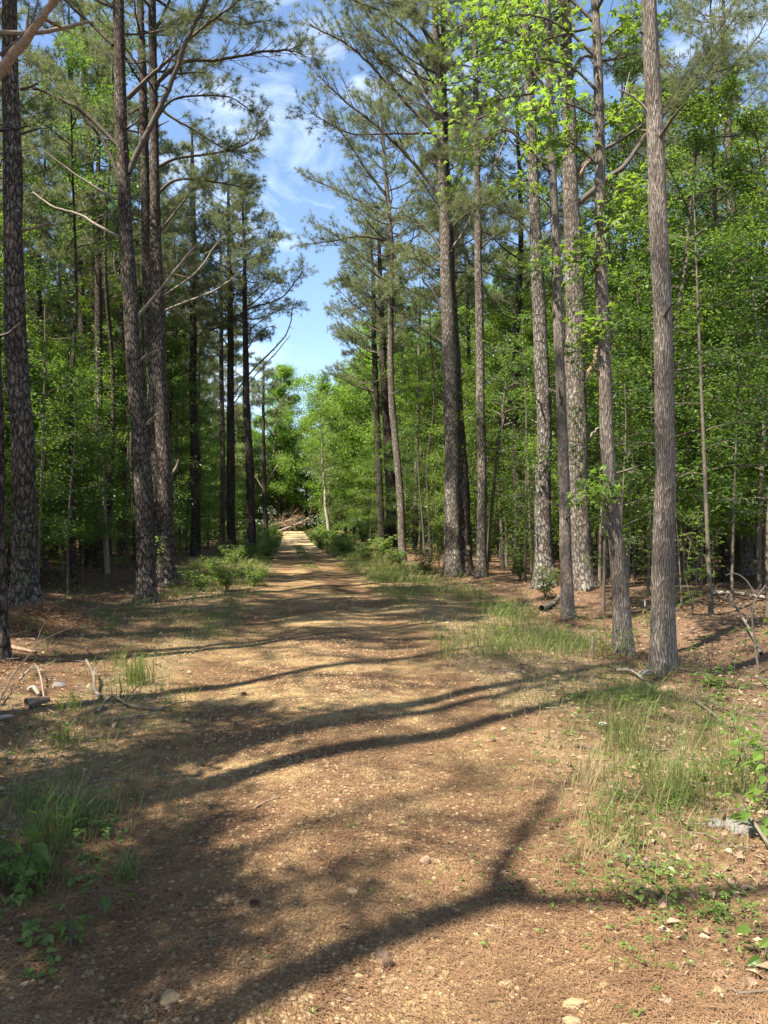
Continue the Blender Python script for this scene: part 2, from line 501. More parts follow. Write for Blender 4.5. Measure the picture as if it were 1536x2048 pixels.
def earth_mat():
    k = N('forest_earth')
    geo = k.n('NewGeometry'); pos = geo.outputs['Position']
    at = k.n('Attribute', attribute_name='track'); road = at.outputs['Fac']
    ag = k.n('Attribute', attribute_name='verge'); verge = ag.outputs['Fac']
    # straw: two crossing sets of fine streaks
    s1 = k.noise(k.mapv(pos, (9, 90, 20), (0, 0, .5)), 1, 3, .6, .6)
    s2 = k.noise(k.mapv(pos, (80, 8, 20), (0, 0, .25)), 1, 3, .6, .6)
    s3 = k.noise(k.mapv(pos, (70, 10, 20), (0, 0, -.9)), 1, 3, .6, .6)
    st = k.math('MAXIMUM', k.math('MAXIMUM', s1, s2), s3)
    big = k.noise(pos, .55, 4, .6)
    mid = k.noise(pos, 3.2, 5, .65)
    litter = k.mix(k.rng(st, .48, .74), (.066, .039, .025), (.235, .148, .090))
    litter = k.mix(k.rng(mid, .35, .7, 0, .5), litter, (.14, .085, .052))
    # gravel: cells of tan stone
    vo = k.n('TexVoronoi', feature='F1'); k.set(vo.inputs['Vector'], pos); vo.inputs['Scale'].default_value = 58
    vd = k.n('TexVoronoi', feature='DISTANCE_TO_EDGE'); k.set(vd.inputs['Vector'], pos); vd.inputs['Scale'].default_value = 58
    sc = k.n('SeparateColor'); k.set(sc.inputs['Color'], vo.outputs['Color'])
    stone = k.mix(sc.outputs['Red'], (.30, .205, .095), (.57, .430, .225))
    grav = k.mix(k.rng(vd.outputs['Distance'], .0, .22), (.17, .105, .052), stone)
    sand = k.mix(k.noise(pos, 240, 2), (.38, .250, .105), (.55, .385, .175))
    grav = k.mix(k.rng(sc.outputs['Green'], .35, .75, 0, .7), grav, sand)
    bare = k.rng(k.math('ADD', k.math('MULTIPLY', mid, .45), k.math('MULTIPLY', big, .75)), .55, .70)
    strawy = k.mix(k.rng(st, .5, .72), (.115, .066, .036), (.275, .166, .090))
    track = k.mix(bare, strawy, grav)
    track = k.mix(k.rng(k.noise(pos, 22, 4, .7), .5, .68, 0, .6), track, strawy)
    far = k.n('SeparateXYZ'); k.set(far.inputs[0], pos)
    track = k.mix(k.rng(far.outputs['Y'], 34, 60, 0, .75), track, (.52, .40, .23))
    dry = k.mix(k.rng(st, .46, .72), (.14, .092, .050), (.33, .235, .135))
    moss = k.mix(k.rng(mid, .46, .70, 0, .6), dry, (.115, .105, .045))
    off = k.mix(verge, litter, moss)
    rm = k.rng(k.math('ADD', road, k.math('MULTIPLY', k.math('SUBTRACT', mid, .5), .55)), .30, .66)
    col = k.mix(rm, off, track)
    h = k.math('ADD', k.math('MULTIPLY', st, .6), k.math('MULTIPLY', k.math('MULTIPLY', k.rng(vd.outputs['Distance'], 0, .3), rm), .6))
    p = k.n('BsdfPrincipled', **{'Base Color': col, 'Roughness': .95})
    p.inputs['Specular IOR Level'].default_value = .12
    k.t.links.new(k.bump(k.math('ADD', h, k.math('MULTIPLY', mid, .8)), 1.0, .012), p.inputs['Normal'])
    return k.done(p.outputs[0])


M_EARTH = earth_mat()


# ------------------------------------------------------------------ ground and track
def verge_mask(x, y):
    d = road_d(x, y)
    m = sstep(.75, 1.05, d) * (1 - sstep(1.5, 2.5, d))
    right = (np.asarray(x) > road_x(y))
    near = np.exp(-(((x - 2.4) / 1.4) ** 2 + ((y - 4.6) / 2.4) ** 2))
    return np.clip(np.where(right, m, m * .8) + near * .8, 0, 1)


def sheet(name, X, Y, Z, kind, mask_track):
    nr, nc = X.shape
    b = Buf()
    i = np.arange(nr - 1)[:, None] * nc + np.arange(nc - 1)[None]
    b.add(np.stack([X, Y, Z], -1).reshape(-1, 3), q=np.stack([i, i + 1, i + nc + 1, i + nc], -1).reshape(-1, 4))
    o = b.obj(name, M_EARTH, None, True)
    for nm, val in (('track', mask_track), ('verge', verge_mask(X, Y))):
        a = o.data.attributes.new(nm, 'FLOAT', 'POINT')
        a.data.foreach_set('value', np.clip(val, 0, 1).ravel().astype(np.float32))
    return tag(o, kind=kind)


u = np.linspace(-1, 1, 361)
gx = np.sinh(u * 5.2) / math.sinh(5.2) * 420
vv = np.linspace(0, 1, 420)
gy = -42 + 44.5 * sstep(0, .16, vv) * (vv < .16) + np.where(vv >= .16, 44.5 + (np.sinh((vv - .16) / .84 * 4.9) / math.sinh(4.9)) * 480, 0)
gy = np.sort(gy)
GX, GY = np.meshgrid(gx, gy)
GX = GX + road_x(np.clip(GY, -30, 60)) * 0.6
dd = road_d(GX, GY)
sheet('ground', GX, GY, ground_h(GX, GY), 'structure', 1 - sstep(.55, 1.25, dd))

ty = np.concatenate([np.linspace(-30, 1.5, 60), 1.5 + np.cumsum(np.linspace(.04, .75, 300))])
tl = np.linspace(-1.12, 1.12, 61)
TL, TY = np.meshgrid(tl, ty)
edge_n = 1 + .10 * fbm(TY * .8, np.sign(TL) * 5, 3) * 2
TX = road_x(TY) + TL * road_w(TY) * edge_n
TZ = base_h(TX, TY) + .006 - .06 * sstep(.9, 1.1, np.abs(TL))
sheet('dirt_track', TX, TY, TZ, 'structure', 1 - sstep(.55, 1.25, np.abs(TL)))

# ------------------------------------------------------------------ tree builders


def curve(pts, n):
    """smooth resampling of a polyline (Catmull-Rom)"""
    p = np.asarray(pts, float)
    if len(p) == 2: return p[0] + (p[1] - p[0]) * np.linspace(0, 1, n)[:, None]
    q = np.concatenate([[2 * p[0] - p[1]], p, [2 * p[-1] - p[-2]]])
    t = np.linspace(0, len(p) - 1 - 1e-6, n); i = t.astype(int); f = (t - i)[:, None]
    a, b, c, d = q[i], q[i + 1], q[i + 2], q[i + 3]
    return .5 * (2 * b + (c - a) * f + (2 * a - 5 * b + 4 * c - d) * f ** 2 + (3 * b - a - 3 * c + d) * f ** 3)


def needle_twigs(wood, ndl, pts, r0, rng, s0=.3, nt=11, tw=.32, ntuf=5, nn=14, ln=.17, wd=.006, mw=0, mn=0):
    """twigs with needle brushes along the outer part of a limb"""
    pts = np.asarray(pts); L = np.sum(np.linalg.norm(np.diff(pts, axis=0), axis=1))
    tg = nrm(np.gradient(pts, axis=0))
    tp, td = [], []
    for j in range(nt):
        s = s0 + (1 - s0) * (j + rng.random() * .6) / nt
        f = min(s, 1) * (len(pts) - 1); i = min(int(f), len(pts) - 2); fr = f - i
        o = pts[i] * (1 - fr) + pts[i + 1] * fr
        t = tg[i]
        sd_ = nrm(np.cross(t, [0, 0, 1.0]))
        side = (1 if j % 2 else -1)
        d = nrm(t * (.75 + .3 * rng.random()) + sd_ * side * (.5 + .5 * rng.random()) + np.array([0, 0, .1 + .35 * rng.normal()]))
        l = max(.25, L * tw * (1.15 - .65 * s) * (.7 + .6 * rng.random()))
        u_ = np.linspace(0, 1, 4)[:, None]
        q = o + d * l * u_ + np.array([0, 0, 1]) * l * .16 * u_ ** 2 + rng.normal(size=3) * l * .05 * u_
        wood.tube(q, np.linspace(max(.005, r0 * .35), .003, 4), 3, m=mw, cap=False)
        for kk in range(ntuf):
            uu = .35 + .65 * (kk + 1) / ntuf
            e = o + d * l * uu + np.array([0, 0, 1]) * l * .16 * uu ** 2
            dd_ = nrm(d + rng.normal(size=3) * .65 + np.array([0, 0, .25]))
            k2 = (.08 + .22 * rng.random()) * (0.4 if kk == ntuf - 1 else 1)
            e2 = e + dd_ * k2
            if kk < ntuf - 1:
                wood.tube(np.array([e, e2]), [.0035, .0025], 3, m=mw, cap=False)
            tp.append(e2); td.append(dd_)
    tp.append(pts[-1]); td.append(tg[-1])
    ndl.tufts(np.array(tp), np.array(td), nn, ln, wd, rng, m=mn)


def pine_crown(wood, ndl, axis, zs, R, nl, rng, nt=11, ntuf=5, nn=14, ln=.17, wd=.006, prof=.75, e0=(.25, .8), mw=0, mn=1, avoid=None):
    """limbs in loose whorls from zs[0] to zs[1]; axis(z) gives the trunk centre"""
    az = rng.random() * 6.28
    for k_ in range(nl):
        t = (k_ + rng.random() * .7) / nl
        z = zs[0] + (zs[1] - zs[0]) * t
        az += 2.4 + rng.normal() * .35
        L = R * ((1 - t) ** prof * .9 + .16) * (.65 + .5 * rng.random()) * (.55 + .45 * sstep(-.02, .12, t))
        el = e0[0] + (e0[1] - e0[0]) * (t * .6 + .4 * rng.random())
        h = np.array([math.cos(az), math.sin(az), 0])
        u_ = np.linspace(0, 1, 7)[:, None]
        o = axis(z)
        bend = rng.normal(size=3) * .08 * np.array([1, 1, .6])
        q = o + h * L * math.cos(el) * u_ + np.array([0, 0, 1]) * L * (math.sin(el) * u_ - .22 * u_ ** 2 * math.sin(el) - .04 * np.sin(u_ * 6)) + bend * L * np.sin(u_ * 3.0) + rng.normal(size=(7, 3)) * .012 * L * u_
        r0 = .008 + .0105 * L
        wood.tube(q, np.linspace(r0, .006, 7), 5, m=mw, cap=False)
        needle_twigs(wood, ndl, q, r0 * .8, rng, .28, nt if L > 1.2 else max(5, nt // 2), .30, ntuf, nn, ln, wd, mw, mn)


def broad_crown(wood, lv, axis, zs, R, nl, rng, ntw=8, nlf=34, ls=.075, prof=.5, star=False, el=(.0, .85), mw=0, ml=1, r0=.03):
    az = rng.random() * 6.28
    up = np.array([0, 0, 1.0])
    for k_ in range(nl):
        t = (k_ + rng.random()) / nl
        z = zs[0] + (zs[1] - zs[0]) * t
        az += 2.4 + rng.normal() * .4
        L = R * (math.sin(math.pi * min(1, (.14 + .86 * t)) ** .8) ** prof * .85 + .15) * (.55 + .6 * rng.random())
        e = el[0] + (el[1] - el[0]) * (.5 * t + .5 * rng.random())
        h = np.array([math.cos(az), math.sin(az), 0])
        u_ = np.linspace(0, 1, 6)[:, None]
        q = axis(z) + h * L * math.cos(e) * u_ + up * L * (math.sin(e) * u_ - .18 * u_ ** 2) + rng.normal(size=(6, 3)) * .025 * L * u_
        wood.tube(q, np.linspace(r0 * (.35 + .2 * L), .004, 6), 4, m=mw, cap=False)
        leafy_limb(wood, lv, q, L, rng, ntw, nlf, ls, star, mw, ml)


def leafy_limb(wood, lv, q, L, rng, ntw, nlf, ls, star, mw=0, ml=1, s0=.25):
    q = np.asarray(q, float); tg = nrm(np.gradient(q, axis=0)); up = np.array([0, 0, 1.0])
    for j in range(ntw):
        s = s0 + (1 - s0) * (j + .6 * rng.random()) / ntw
        f = min(s, .999) * (len(q) - 1); i = int(f); fr = f - i
        o = q[i] * (1 - fr) + q[i + 1] * fr
        sd_ = nrm(np.cross(tg[i], up))
        d = nrm(tg[i] * (.6 + .4 * rng.random()) + sd_ * (1 if j % 2 else -1) * (.5 + .6 * rng.random()) + up * rng.normal() * .22)
        l = max(.3, L * .42 * (1.2 - .7 * s) * (.6 + .7 * rng.random()))
        uu = np.linspace(0, 1, 3)[:, None]
        tw = o + d * l * uu - up * l * .1 * uu ** 2
        wood.tube(tw, [.006, .004, .002], 3, m=mw, cap=False)
        n = nlf
        a = rng.random(n) ** .8
        sp = nrm(np.cross(d, up))
        off = rng.normal(size=(n, 3)) * np.array([.17, .17, .15]) * max(.6, min(1.5, l)) * (2.0 if ls > .14 else 1)
        pos = o + d * l * a[:, None] - up * l * .1 * a[:, None] ** 2 + off
        ld = nrm(d * .5 + sp * rng.normal(size=(n, 1)) * .9 + rng.normal(size=(n, 3)) * .35 - up * .25)
        lu = nrm(up + rng.normal(size=(n, 3)) * .42)
        sz = ls * (.45 + .95 * rng.random(n) ** 1.3)
        if star: lv.stars(pos, ld, lu, sz, m=ml)
        else: lv.leaves(pos, ld, lu, sz, m=ml)


# ------------------------------------------------------------------ the trees one can tell apart
OCC = []                                       # footprints already taken


def key_tree(label, cat, D, px, wpx, bark, top, crown=None, limbs=(), seed=0, name='pine_tree', sides=26, needle_lod=1, flare=.45, leaf=None, group=None, dz=0.0):
    """px: trunk centre in photo pixels from the foot up; wpx: widths; top: tree height in metres
       limbs: (points in photo pixels, width, kind, depth swing)"""
    rng = np.random.default_rng(1000 + seed)
    pts = [P(x, y, D) for x, y in px]
    b = pts[0]; gz = float(top_h(b[0], b[1])); b = np.array([b[0], b[1], gz - .06]); pts[0] = b
    rad = [w_ / F * D * .5 for w_ in wpx]
    # continue past the top of the picture
    if pts[-1][2] < top:
        d = nrm(pts[-1] - pts[-2]); d = nrm(d + np.array([rng.normal() * .03, rng.normal() * .03, .8]))
        gap = top - pts[-1][2]
        for f in (.35, .7, 1.0):
            pts.append(pts[-1] * 1 + 0); pts[-1] = pts[-2] + d * gap * .34 / max(d[2], .5); rad.append(max(.012, rad[len(wpx) - 1] * (1 - f * .93)))
    pts = np.array(pts)
    zz = pts[:, 2]
    nseg = int(max(40, min(260, 14 * zz[-1] * 14 / D)))
    tz = np.sort(np.concatenate([np.linspace(zz[0], zz[-1], nseg), np.linspace(zz[0], zz[0] + .8, 14)]))
    # smooth, with a little sideways wander
    cx = np.interp(tz, zz, pts[:, 0]); cy_ = np.interp(tz, zz, pts[:, 1]); rr = np.interp(tz, zz, rad)
    ker = max(3, nseg // 16) | 1
    def sm(a):
        e = np.pad(a, ker // 2, mode='edge'); return np.convolve(e, np.ones(ker) / ker, 'valid')
    cx, cy_, rr = sm(cx), sm(cy_), sm(rr)
    wob = rr * .22
    cx = cx + wob * (vnoise(tz * .8 + seed * 9, 3) - .5); cy_ = cy_ + wob * (vnoise(tz * .8 + seed * 9, 70) - .5)
    ax = np.stack([cx, cy_, tz], -1)
    axis = lambda z: np.array([np.interp(z, tz, cx), np.interp(z, tz, cy_), z])
    root = thing(name, label, cat, b, group)
    OCC.append((b[0], b[1], 1.3))
    tb = Buf()
    tb.tube(ax - b, rr, sides, rough=.10, flare=flare)
    for k_ in range(12 if D < 30 else 5):        # small snags and stubs along the trunk
        z = 1.2 + (min(top, zpix(-40, D)) - 1.5) * rng.random(); a = rng.random() * 6.28; l = .06 + .4 * rng.random() ** 2.5
        o = axis(z) - b; rz = float(np.interp(z, tz, rr)); h_ = np.array([math.cos(a), math.sin(a), .25 + .3 * rng.random()])
        q_ = np.array([o + h_ * rz * .7, o + h_ * (rz + l * .5), o + h_ * (rz + l) + [0, 0, rng.normal() * .04]])
        tb.tube(q_, [.012 + .03 * l, .010 + .02 * l, .006], 6, rough=.1)
    tb.obj('trunk', bark, root, True)
    for li in limbs:
        lp, lw, kind = li[0], li[1], li[2]
        swing = li[3] if len(li) > 3 else rng.normal() * .35
        p3 = np.array([P(x, y, D) for x, y in lp])
        o = axis(p3[0][2])
        if kind != 'free': p3[0] = o
        s = np.linspace(0, 1, len(p3))
        p3[:, 1] = o[1] + swing * np.abs(p3[:, 0] - p3[0, 0]) * s ** .7 + (0 if len(li) < 5 else li[4])
        p3[:, 0] = [(x - 768) / F * yy for (x, y), yy in zip(lp, p3[:, 1])]
        p3[:, 2] = [CAM_H + (HZ - y) / F * yy for (x, y), yy in zip(lp, p3[:, 1])]
        n = max(8, 4 * len(lp))
        c = curve(p3, n); c = c + rng.normal(size=c.shape) * lw / F * D * .12 * np.linspace(0, 1, n)[:, None]
        r0 = lw / F * D * .5
        wb = Buf(); nb = Buf()
        tipf = .25 if kind in ('needles', 'leaves') else .45
        wb.tube(c - b, np.linspace(r0, max(.004, r0 * tipf), n), 8, rough=.08)
        L = np.sum(np.linalg.norm(np.diff(c, axis=0), axis=1))
        m = {'dead': M_DEAD, 'brown': M_DEADBROWN, 'free': M_DEADBROWN}.get(kind, M_LIMB)
        if kind == 'needles':
            needle_twigs(wb, nb, c - b, r0 * .6, rng, .30, int(12 + 4.2 * L), .28, 5, 32, .18, .0065)
        elif kind == 'leaves':
            leafy_limb(wb, nb, c - b, L, rng, int(7 + 2.4 * L), 15, leaf or .12, True, 0, 0, .2)
        else:
            for j in range(int(1 + L * 1.2)):
                i = int(n * (.25 + .7 * rng.random())); i = min(i, n - 2)
                d = nrm(nrm(c[i + 1] - c[i]) + rng.normal(size=3) * .8)
                l = .1 + .35 * rng.random() * min(1, L)
                wb.tube(np.array([c[i], c[i] + d * l * .5, c[i] + d * l + rng.normal(size=3) * .05 * l]) - b, [r0 * .35, r0 * .25, .003], 4)
        bo = wb.obj('branch', m, root, True)
        if nb.n: nb.obj('needles' if kind == 'needles' else 'leaves', M_NEEDLE if kind == 'needles' else (M_LEAF_LIGHT if rng.random() < .25 else M_LEAF), bo)
    if crown:
        c = dict(crown); kind = c.pop('kind', 'pine')
        cb = Buf()
        shifted = lambda z: axis(z) - b
        zs = c.pop('zs'); R = c.pop('R'); nl = c.pop('nl')
        if kind == 'pine':
            pine_crown(cb, cb, lambda z: axis(z + b[2]) - b, (zs[0] - b[2], zs[1] - b[2]), R, nl, rng, **c)
            cb.obj('crown', [M_LIMB, M_NEEDLE], root)
        else:
            lm = c.pop('mat', M_LEAF)
            broad_crown(cb, cb, lambda z: axis(z + b[2]) - b, (zs[0] - b[2], zs[1] - b[2]), R, nl, rng, **c)
            cb.obj('crown', [M_LIMB, lm], root)
    return root


def zpix(y, D): return CAM_H + (HZ - y) / F * D


NEAR = dict(nt=13, ntuf=5, nn=30, ln=.18, wd=.0075)
MIDL = dict(nt=13, ntuf=7, nn=15, ln=.20, wd=.011)
FARL = dict(nt=12, ntuf=7, nn=13, ln=.23, wd=.016)

# --- left of the track
key_tree('dark pine cut by the left edge, its dead branch crossing the top corner', 'pine tree', 8.1,
         [(-6, 1345), (-12, 1000), (-22, 650), (-34, 300), (-44, 0)], [42, 38, 35, 31, 28], M_PINE_DARK, 19,
         dict(zs=(9.5, 18.5), R=3.2, nl=20, **NEAR),
         [([(-40, 58), (0, 57), (60, 58), (110, 50), (160, 38), (183, 33)], 12, 'dead', .1),
          ([(-60, 205), (0, 128), (50, 66), (100, -2), (125, -40)], 24, 'brown', -.1, -.3),
          ([(-30, 120), (45, 58), (62, 20), (72, -15)], 7, 'bare', .2)], 1, sides=30)
key_tree('large dark plated pine beside the straw mound at the left edge of the woods', 'pine tree', 12.0,
         [(53, 1252), (50, 1150), (46, 900), (27, 650), (19, 300), (12, 0)], [50, 44, 40, 38, 34, 28], M_PINE, 22,
         dict(zs=(10.2, 21.5), R=3.4, nl=24, **NEAR),
         [([(35, 455), (62, 454), (96, 440)], 9, 'dead', -.3), ([(35, 172), (52, 168), (72, 160)], 7, 'bare', -.2),
          ([(38, 262), (58, 256), (80, 250)], 6, 'bare', -.3), ([(22, 800), (8, 770), (0, 755)], 6, 'dead', -.3)], 2, sides=36)
key_tree('big forked-limbed pine in front of the pair on the left verge', 'pine tree', 15.9,
         [(293, 1201), (291, 1100), (281, 900), (261, 650), (247, 430), (240, 300), (232, 0)], [37, 35, 31, 29, 26, 24, 21], M_PINE, 21,
         dict(zs=(11.8, 20.5), R=3.6, nl=22, **NEAR),
         [([(254, 342), (273, 297), (312, 219), (344, 148), (375, 62), (406, 0), (420, -40)], 13, 'bare', -.2),
          ([(252, 190), (290, 152), (324, 121), (390, 58), (465, 0), (500, -30)], 10, 'needles', .1),
          ([(230, 285), (176, 230), (137, 203), (98, 183), (55, 168)], 9, 'bare', -.1),
          ([(222, 82), (172, 35), (133, 0), (100, -40)], 8, 'needles', .2),
          ([(234, 351), (211, 293), (164, 226), (98, 152), (39, 109)], 7, 'needles', .3),
          ([(238, 473), (187, 445), (156, 426), (105, 410), (60, 380)], 7, 'dead', .2),
          ([(240, 398), (187, 371), (129, 332), (82, 297)], 6, 'dead', -.2),
          ([(268, 638), (305, 594), (336, 555), (363, 520), (425, 450)], 7, 'dead', -.2),
          ([(284, 856), (302, 838), (321, 823)], 6, 'dead', -.4), ([(270, 728), (285, 715), (302, 703)], 6, 'dead', -.4),
          ([(240, 560), (228, 540), (226, 500)], 6, 'dead', -.4)], 3, sides=34)
key_tree('straight plated pine rising close behind the forked-limbed one on the left verge', 'pine tree', 18.9,
         [(333, 1176), (331, 1080), (327, 900), (313, 650), (305, 300), (299, 0)], [34, 31, 28, 26, 18, 15], M_PINE, 21,
         dict(zs=(12.3, 20.5), R=3.3, nl=22, **NEAR),
         [([(316, 328), (352, 312), (430, 301), (488, 285), (520, 258)], 7, 'needles', -.1),
          ([(316, 380), (345, 358), (391, 355), (469, 367), (500, 372)], 7, 'needles', .2),
          ([(312, 200), (332, 223), (391, 258), (449, 293), (490, 300)], 7, 'needles', -.1),
          ([(308, 160), (363, 117), (430, 113), (508, 98), (570, 92), (600, 98)], 9, 'needles', -.2),
          ([(318, 461), (344, 426), (380, 380), (420, 345)], 6, 'needles', .3),
          ([(322, 622), (371, 602), (422, 582), (465, 556)], 6, 'dead', .1),
          ([(322, 592), (391, 543), (430, 488), (450, 470)], 5, 'dead', -.1),
          ([(340, 951), (350, 938), (357, 920)], 7, 'dead', -.3),
          ([(305, 240), (340, 195), (400, 185), (460, 190), (520, 230)], 6, 'needles', .1),
          ([(302, 60), (350, 30), (420, 25), (480, 40), (540, 30)], 7, 'needles', -.2)], 4, sides=30)
key_tree('slimmer pine half hidden behind the straight plated one on the left', 'pine tree', 20.5,
         [(316, 1164), (312, 1000), (306, 800), (299, 650), (290, 500), (286, 300), (276, 0)], [28, 26, 24, 22, 20, 17, 14], M_PINE, 20,
         dict(zs=(11.5, 19.5), R=3.0, nl=20, **NEAR), [([(288, 330), (262, 290), (235, 250), (190, 235)], 6, 'needles', .4)], 5, sides=24)
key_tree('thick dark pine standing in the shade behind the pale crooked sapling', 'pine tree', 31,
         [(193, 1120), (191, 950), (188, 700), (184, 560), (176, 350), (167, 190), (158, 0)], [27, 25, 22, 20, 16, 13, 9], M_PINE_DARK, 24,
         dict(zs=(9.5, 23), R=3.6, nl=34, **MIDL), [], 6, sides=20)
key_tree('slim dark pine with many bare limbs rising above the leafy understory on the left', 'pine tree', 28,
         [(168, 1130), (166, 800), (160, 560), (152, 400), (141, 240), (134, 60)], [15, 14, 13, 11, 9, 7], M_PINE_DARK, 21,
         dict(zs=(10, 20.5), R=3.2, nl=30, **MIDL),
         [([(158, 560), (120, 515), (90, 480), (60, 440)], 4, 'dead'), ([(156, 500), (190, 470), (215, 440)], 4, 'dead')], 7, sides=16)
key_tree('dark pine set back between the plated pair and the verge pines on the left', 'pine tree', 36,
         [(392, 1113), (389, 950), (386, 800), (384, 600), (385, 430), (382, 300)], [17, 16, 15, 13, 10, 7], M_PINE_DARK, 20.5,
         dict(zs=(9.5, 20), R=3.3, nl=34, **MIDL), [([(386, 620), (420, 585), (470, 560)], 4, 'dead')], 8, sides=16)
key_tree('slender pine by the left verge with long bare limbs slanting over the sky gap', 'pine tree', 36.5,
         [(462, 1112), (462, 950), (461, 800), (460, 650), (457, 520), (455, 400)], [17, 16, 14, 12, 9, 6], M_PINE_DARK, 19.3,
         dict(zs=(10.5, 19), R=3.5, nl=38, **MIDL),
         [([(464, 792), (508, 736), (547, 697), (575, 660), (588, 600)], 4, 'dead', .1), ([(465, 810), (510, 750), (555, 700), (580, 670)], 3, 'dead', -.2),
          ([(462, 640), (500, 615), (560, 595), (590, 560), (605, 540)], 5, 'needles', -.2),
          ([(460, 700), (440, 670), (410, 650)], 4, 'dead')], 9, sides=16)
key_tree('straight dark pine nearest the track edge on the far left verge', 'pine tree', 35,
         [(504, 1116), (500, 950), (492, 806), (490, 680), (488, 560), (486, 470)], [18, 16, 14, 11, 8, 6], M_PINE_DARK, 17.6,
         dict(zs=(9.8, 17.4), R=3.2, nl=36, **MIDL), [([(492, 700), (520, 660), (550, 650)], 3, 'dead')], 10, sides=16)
key_tree('thin pale pine trunk beside the slender bare-limbed one on the left', 'pine tree', 41,
         [(445, 1105), (446, 950), (443, 800), (441, 650), (440, 520)], [11, 10, 9, 8, 6], M_PINE_PALE, 18.5,
         dict(zs=(10, 18), R=3.0, nl=28, **FARL), [], 11, sides=14)
key_tree('small bare-limbed pine on the far left verge near the fallen logs', 'pine tree', 62,
         [(532, 1080), (529, 1000), (527, 900), (526, 800), (527, 740)], [11, 9, 7, 6, 4], M_PINE_DARK, 15,
         dict(zs=(9, 14.6), R=2.6, nl=24, **FARL), [([(530, 985), (512, 955), (500, 935)], 3, 'dead'), ([(530, 970), (545, 945), (555, 930)], 3, 'dead')], 12, sides=12)

# --- right of the track
key_tree('tall bare ridged trunk standing closest among the trees right of the track', 'tree', 8.06,
         [(1324, 1350), (1326, 1200), (1331, 1000), (1330, 900), (1326, 650), (1318, 300), (1303, 0)], [47, 43, 39, 37, 35, 32, 28], M_RIDGE, 19,
         dict(kind='broad', zs=(10.2, 18.5), R=3.6, nl=18, ntw=7, nlf=16, ls=.12, star=True, mat=M_LEAF_DARK),
         [([(1312, 235), (1280, 195), (1240, 172)], 6, 'dead', -.2)], 21, 'broadleaf_tree', sides=44, flare=.3)
key_tree('leaning ridged sweetgum with fresh leafy shoots on its trunk beside the tall bare one', 'tree', 9.3,
         [(1246, 1311), (1238, 1150), (1224, 1020), (1215, 900), (1206, 650), (1204, 400), (1200, 150), (1193, 0)], [36, 29, 27, 26, 23, 20, 18, 16], M_RIDGE, 15,
         dict(kind='broad', zs=(7.2, 14.5), R=2.6, nl=14, ntw=6, nlf=12, ls=.12, star=True, mat=M_LEAF_DARK),
         [([(1205, 560), (1180, 520), (1165, 500)], 3, 'leaves', -.3), ([(1204, 420), (1235, 380), (1280, 370)], 4, 'leaves', -.2),
          ([(1204, 330), (1160, 290), (1120, 275), (1090, 290)], 5, 'leaves', -.3), ([(1203, 260), (1240, 215), (1290, 200)], 4, 'leaves', .2),
          ([(1201, 180), (1150, 130), (1080, 110), (1020, 120)], 6, 'leaves', -.1), ([(1200, 110), (1120, 40), (1040, 20), (960, 45)], 7, 'leaves', -.1),
          ([(1199, 90), (1250, 40), (1310, 20)], 5, 'leaves', .3), ([(1205, 480), (1222, 450), (1240, 440)], 3, 'leaves', -.6),
          ([(1204, 690), (1196, 670), (1190, 655)], 2.5, 'leaves', -.8), ([(1215, 1010), (1205, 990), (1196, 985)], 2.5, 'leaves', -.8),
          ([(1202, 230), (1150, 205), (1110, 200), (1060, 215)], 5, 'leaves', -.4), ([(1196, 40), (1130, -20), (1050, -40), (960, -30)], 7, 'leaves', .2)],
         22, 'broadleaf_tree', sides=40, flare=.3)
key_tree('thin straight trunk crossing in front of the big right-hand pine', 'tree', 12.6,
         [(1134, 1242), (1131, 1100), (1128, 950), (1123, 800), (1118, 650), (1112, 450), (1103, 250), (1098, 0)], [24, 22, 21, 19, 18, 16, 15, 14], M_RIDGE, 16,
         dict(kind='broad', zs=(8.6, 15.5), R=3.2, nl=12, ntw=6, nlf=12, ls=.12, star=True),
         [([(1108, 350), (1060, 290), (1010, 255), (960, 300), (930, 340)], 6, 'leaves', -.2), ([(1104, 280), (1050, 230), (990, 170), (930, 150), (890, 190)], 6, 'leaves', -.1),
          ([(1100, 120), (1040, 60), (960, 30), (890, 60)], 7, 'leaves', -.2), ([(1100, 180), (1050, 110), (1000, 90), (940, 110)], 6, 'leaves', .2),
          ([(1110, 420), (1080, 390), (1040, 370), (1000, 370)], 4, 'leaves', -.2), ([(1099, 40), (1030, -20), (950, -30), (880, 0)], 7, 'leaves', 0),
          ([(1116, 560), (1095, 530), (1070, 520)], 3, 'leaves', -.4)], 23, 'broadleaf_tree', sides=30, flare=.25)
key_tree('biggest pine right of the track with broken limb stubs and thick limbs crossing rightward', 'pine tree', 16.4,
         [(1164, 1196), (1161, 1080), (1157, 850), (1152, 650), (1144, 400), (1139, 200), (1132, 0)], [40, 38, 37, 36, 32, 26, 22], M_PINE_PALE, 22,
         dict(zs=(12.2, 21.5), R=3.6, nl=24, **NEAR),
         [([(1160, 774), (1176, 748), (1190, 724), (1197, 690)], 15, 'brown', -.2), ([(1170, 888), (1186, 868), (1200, 854)], 9, 'dead', -.3),
          ([(1160, 690), (1180, 668), (1192, 650), (1225, 600)], 7, 'brown', -.1),
          ([(1150, 410), (1215, 355), (1255, 324), (1293, 267), (1331, 221), (1370, 168), (1410, 110), (1450, 40)], 12, 'needles', .2),
          ([(1148, 345), (1200, 300), (1244, 275), (1300, 235), (1340, 195), (1400, 150), (1460, 130)], 9, 'needles', .4),
          ([(1145, 150), (1170, 105), (1217, 114), (1289, 92), (1340, 40)], 8, 'needles', .3),
          ([(1135, 170), (1110, 120), (1095, 60), (1080, 0)], 9, 'bare', -.2),
          ([(1160, 350), (1175, 325), (1190, 312)], 8, 'brown', -.3)], 24, sides=34)
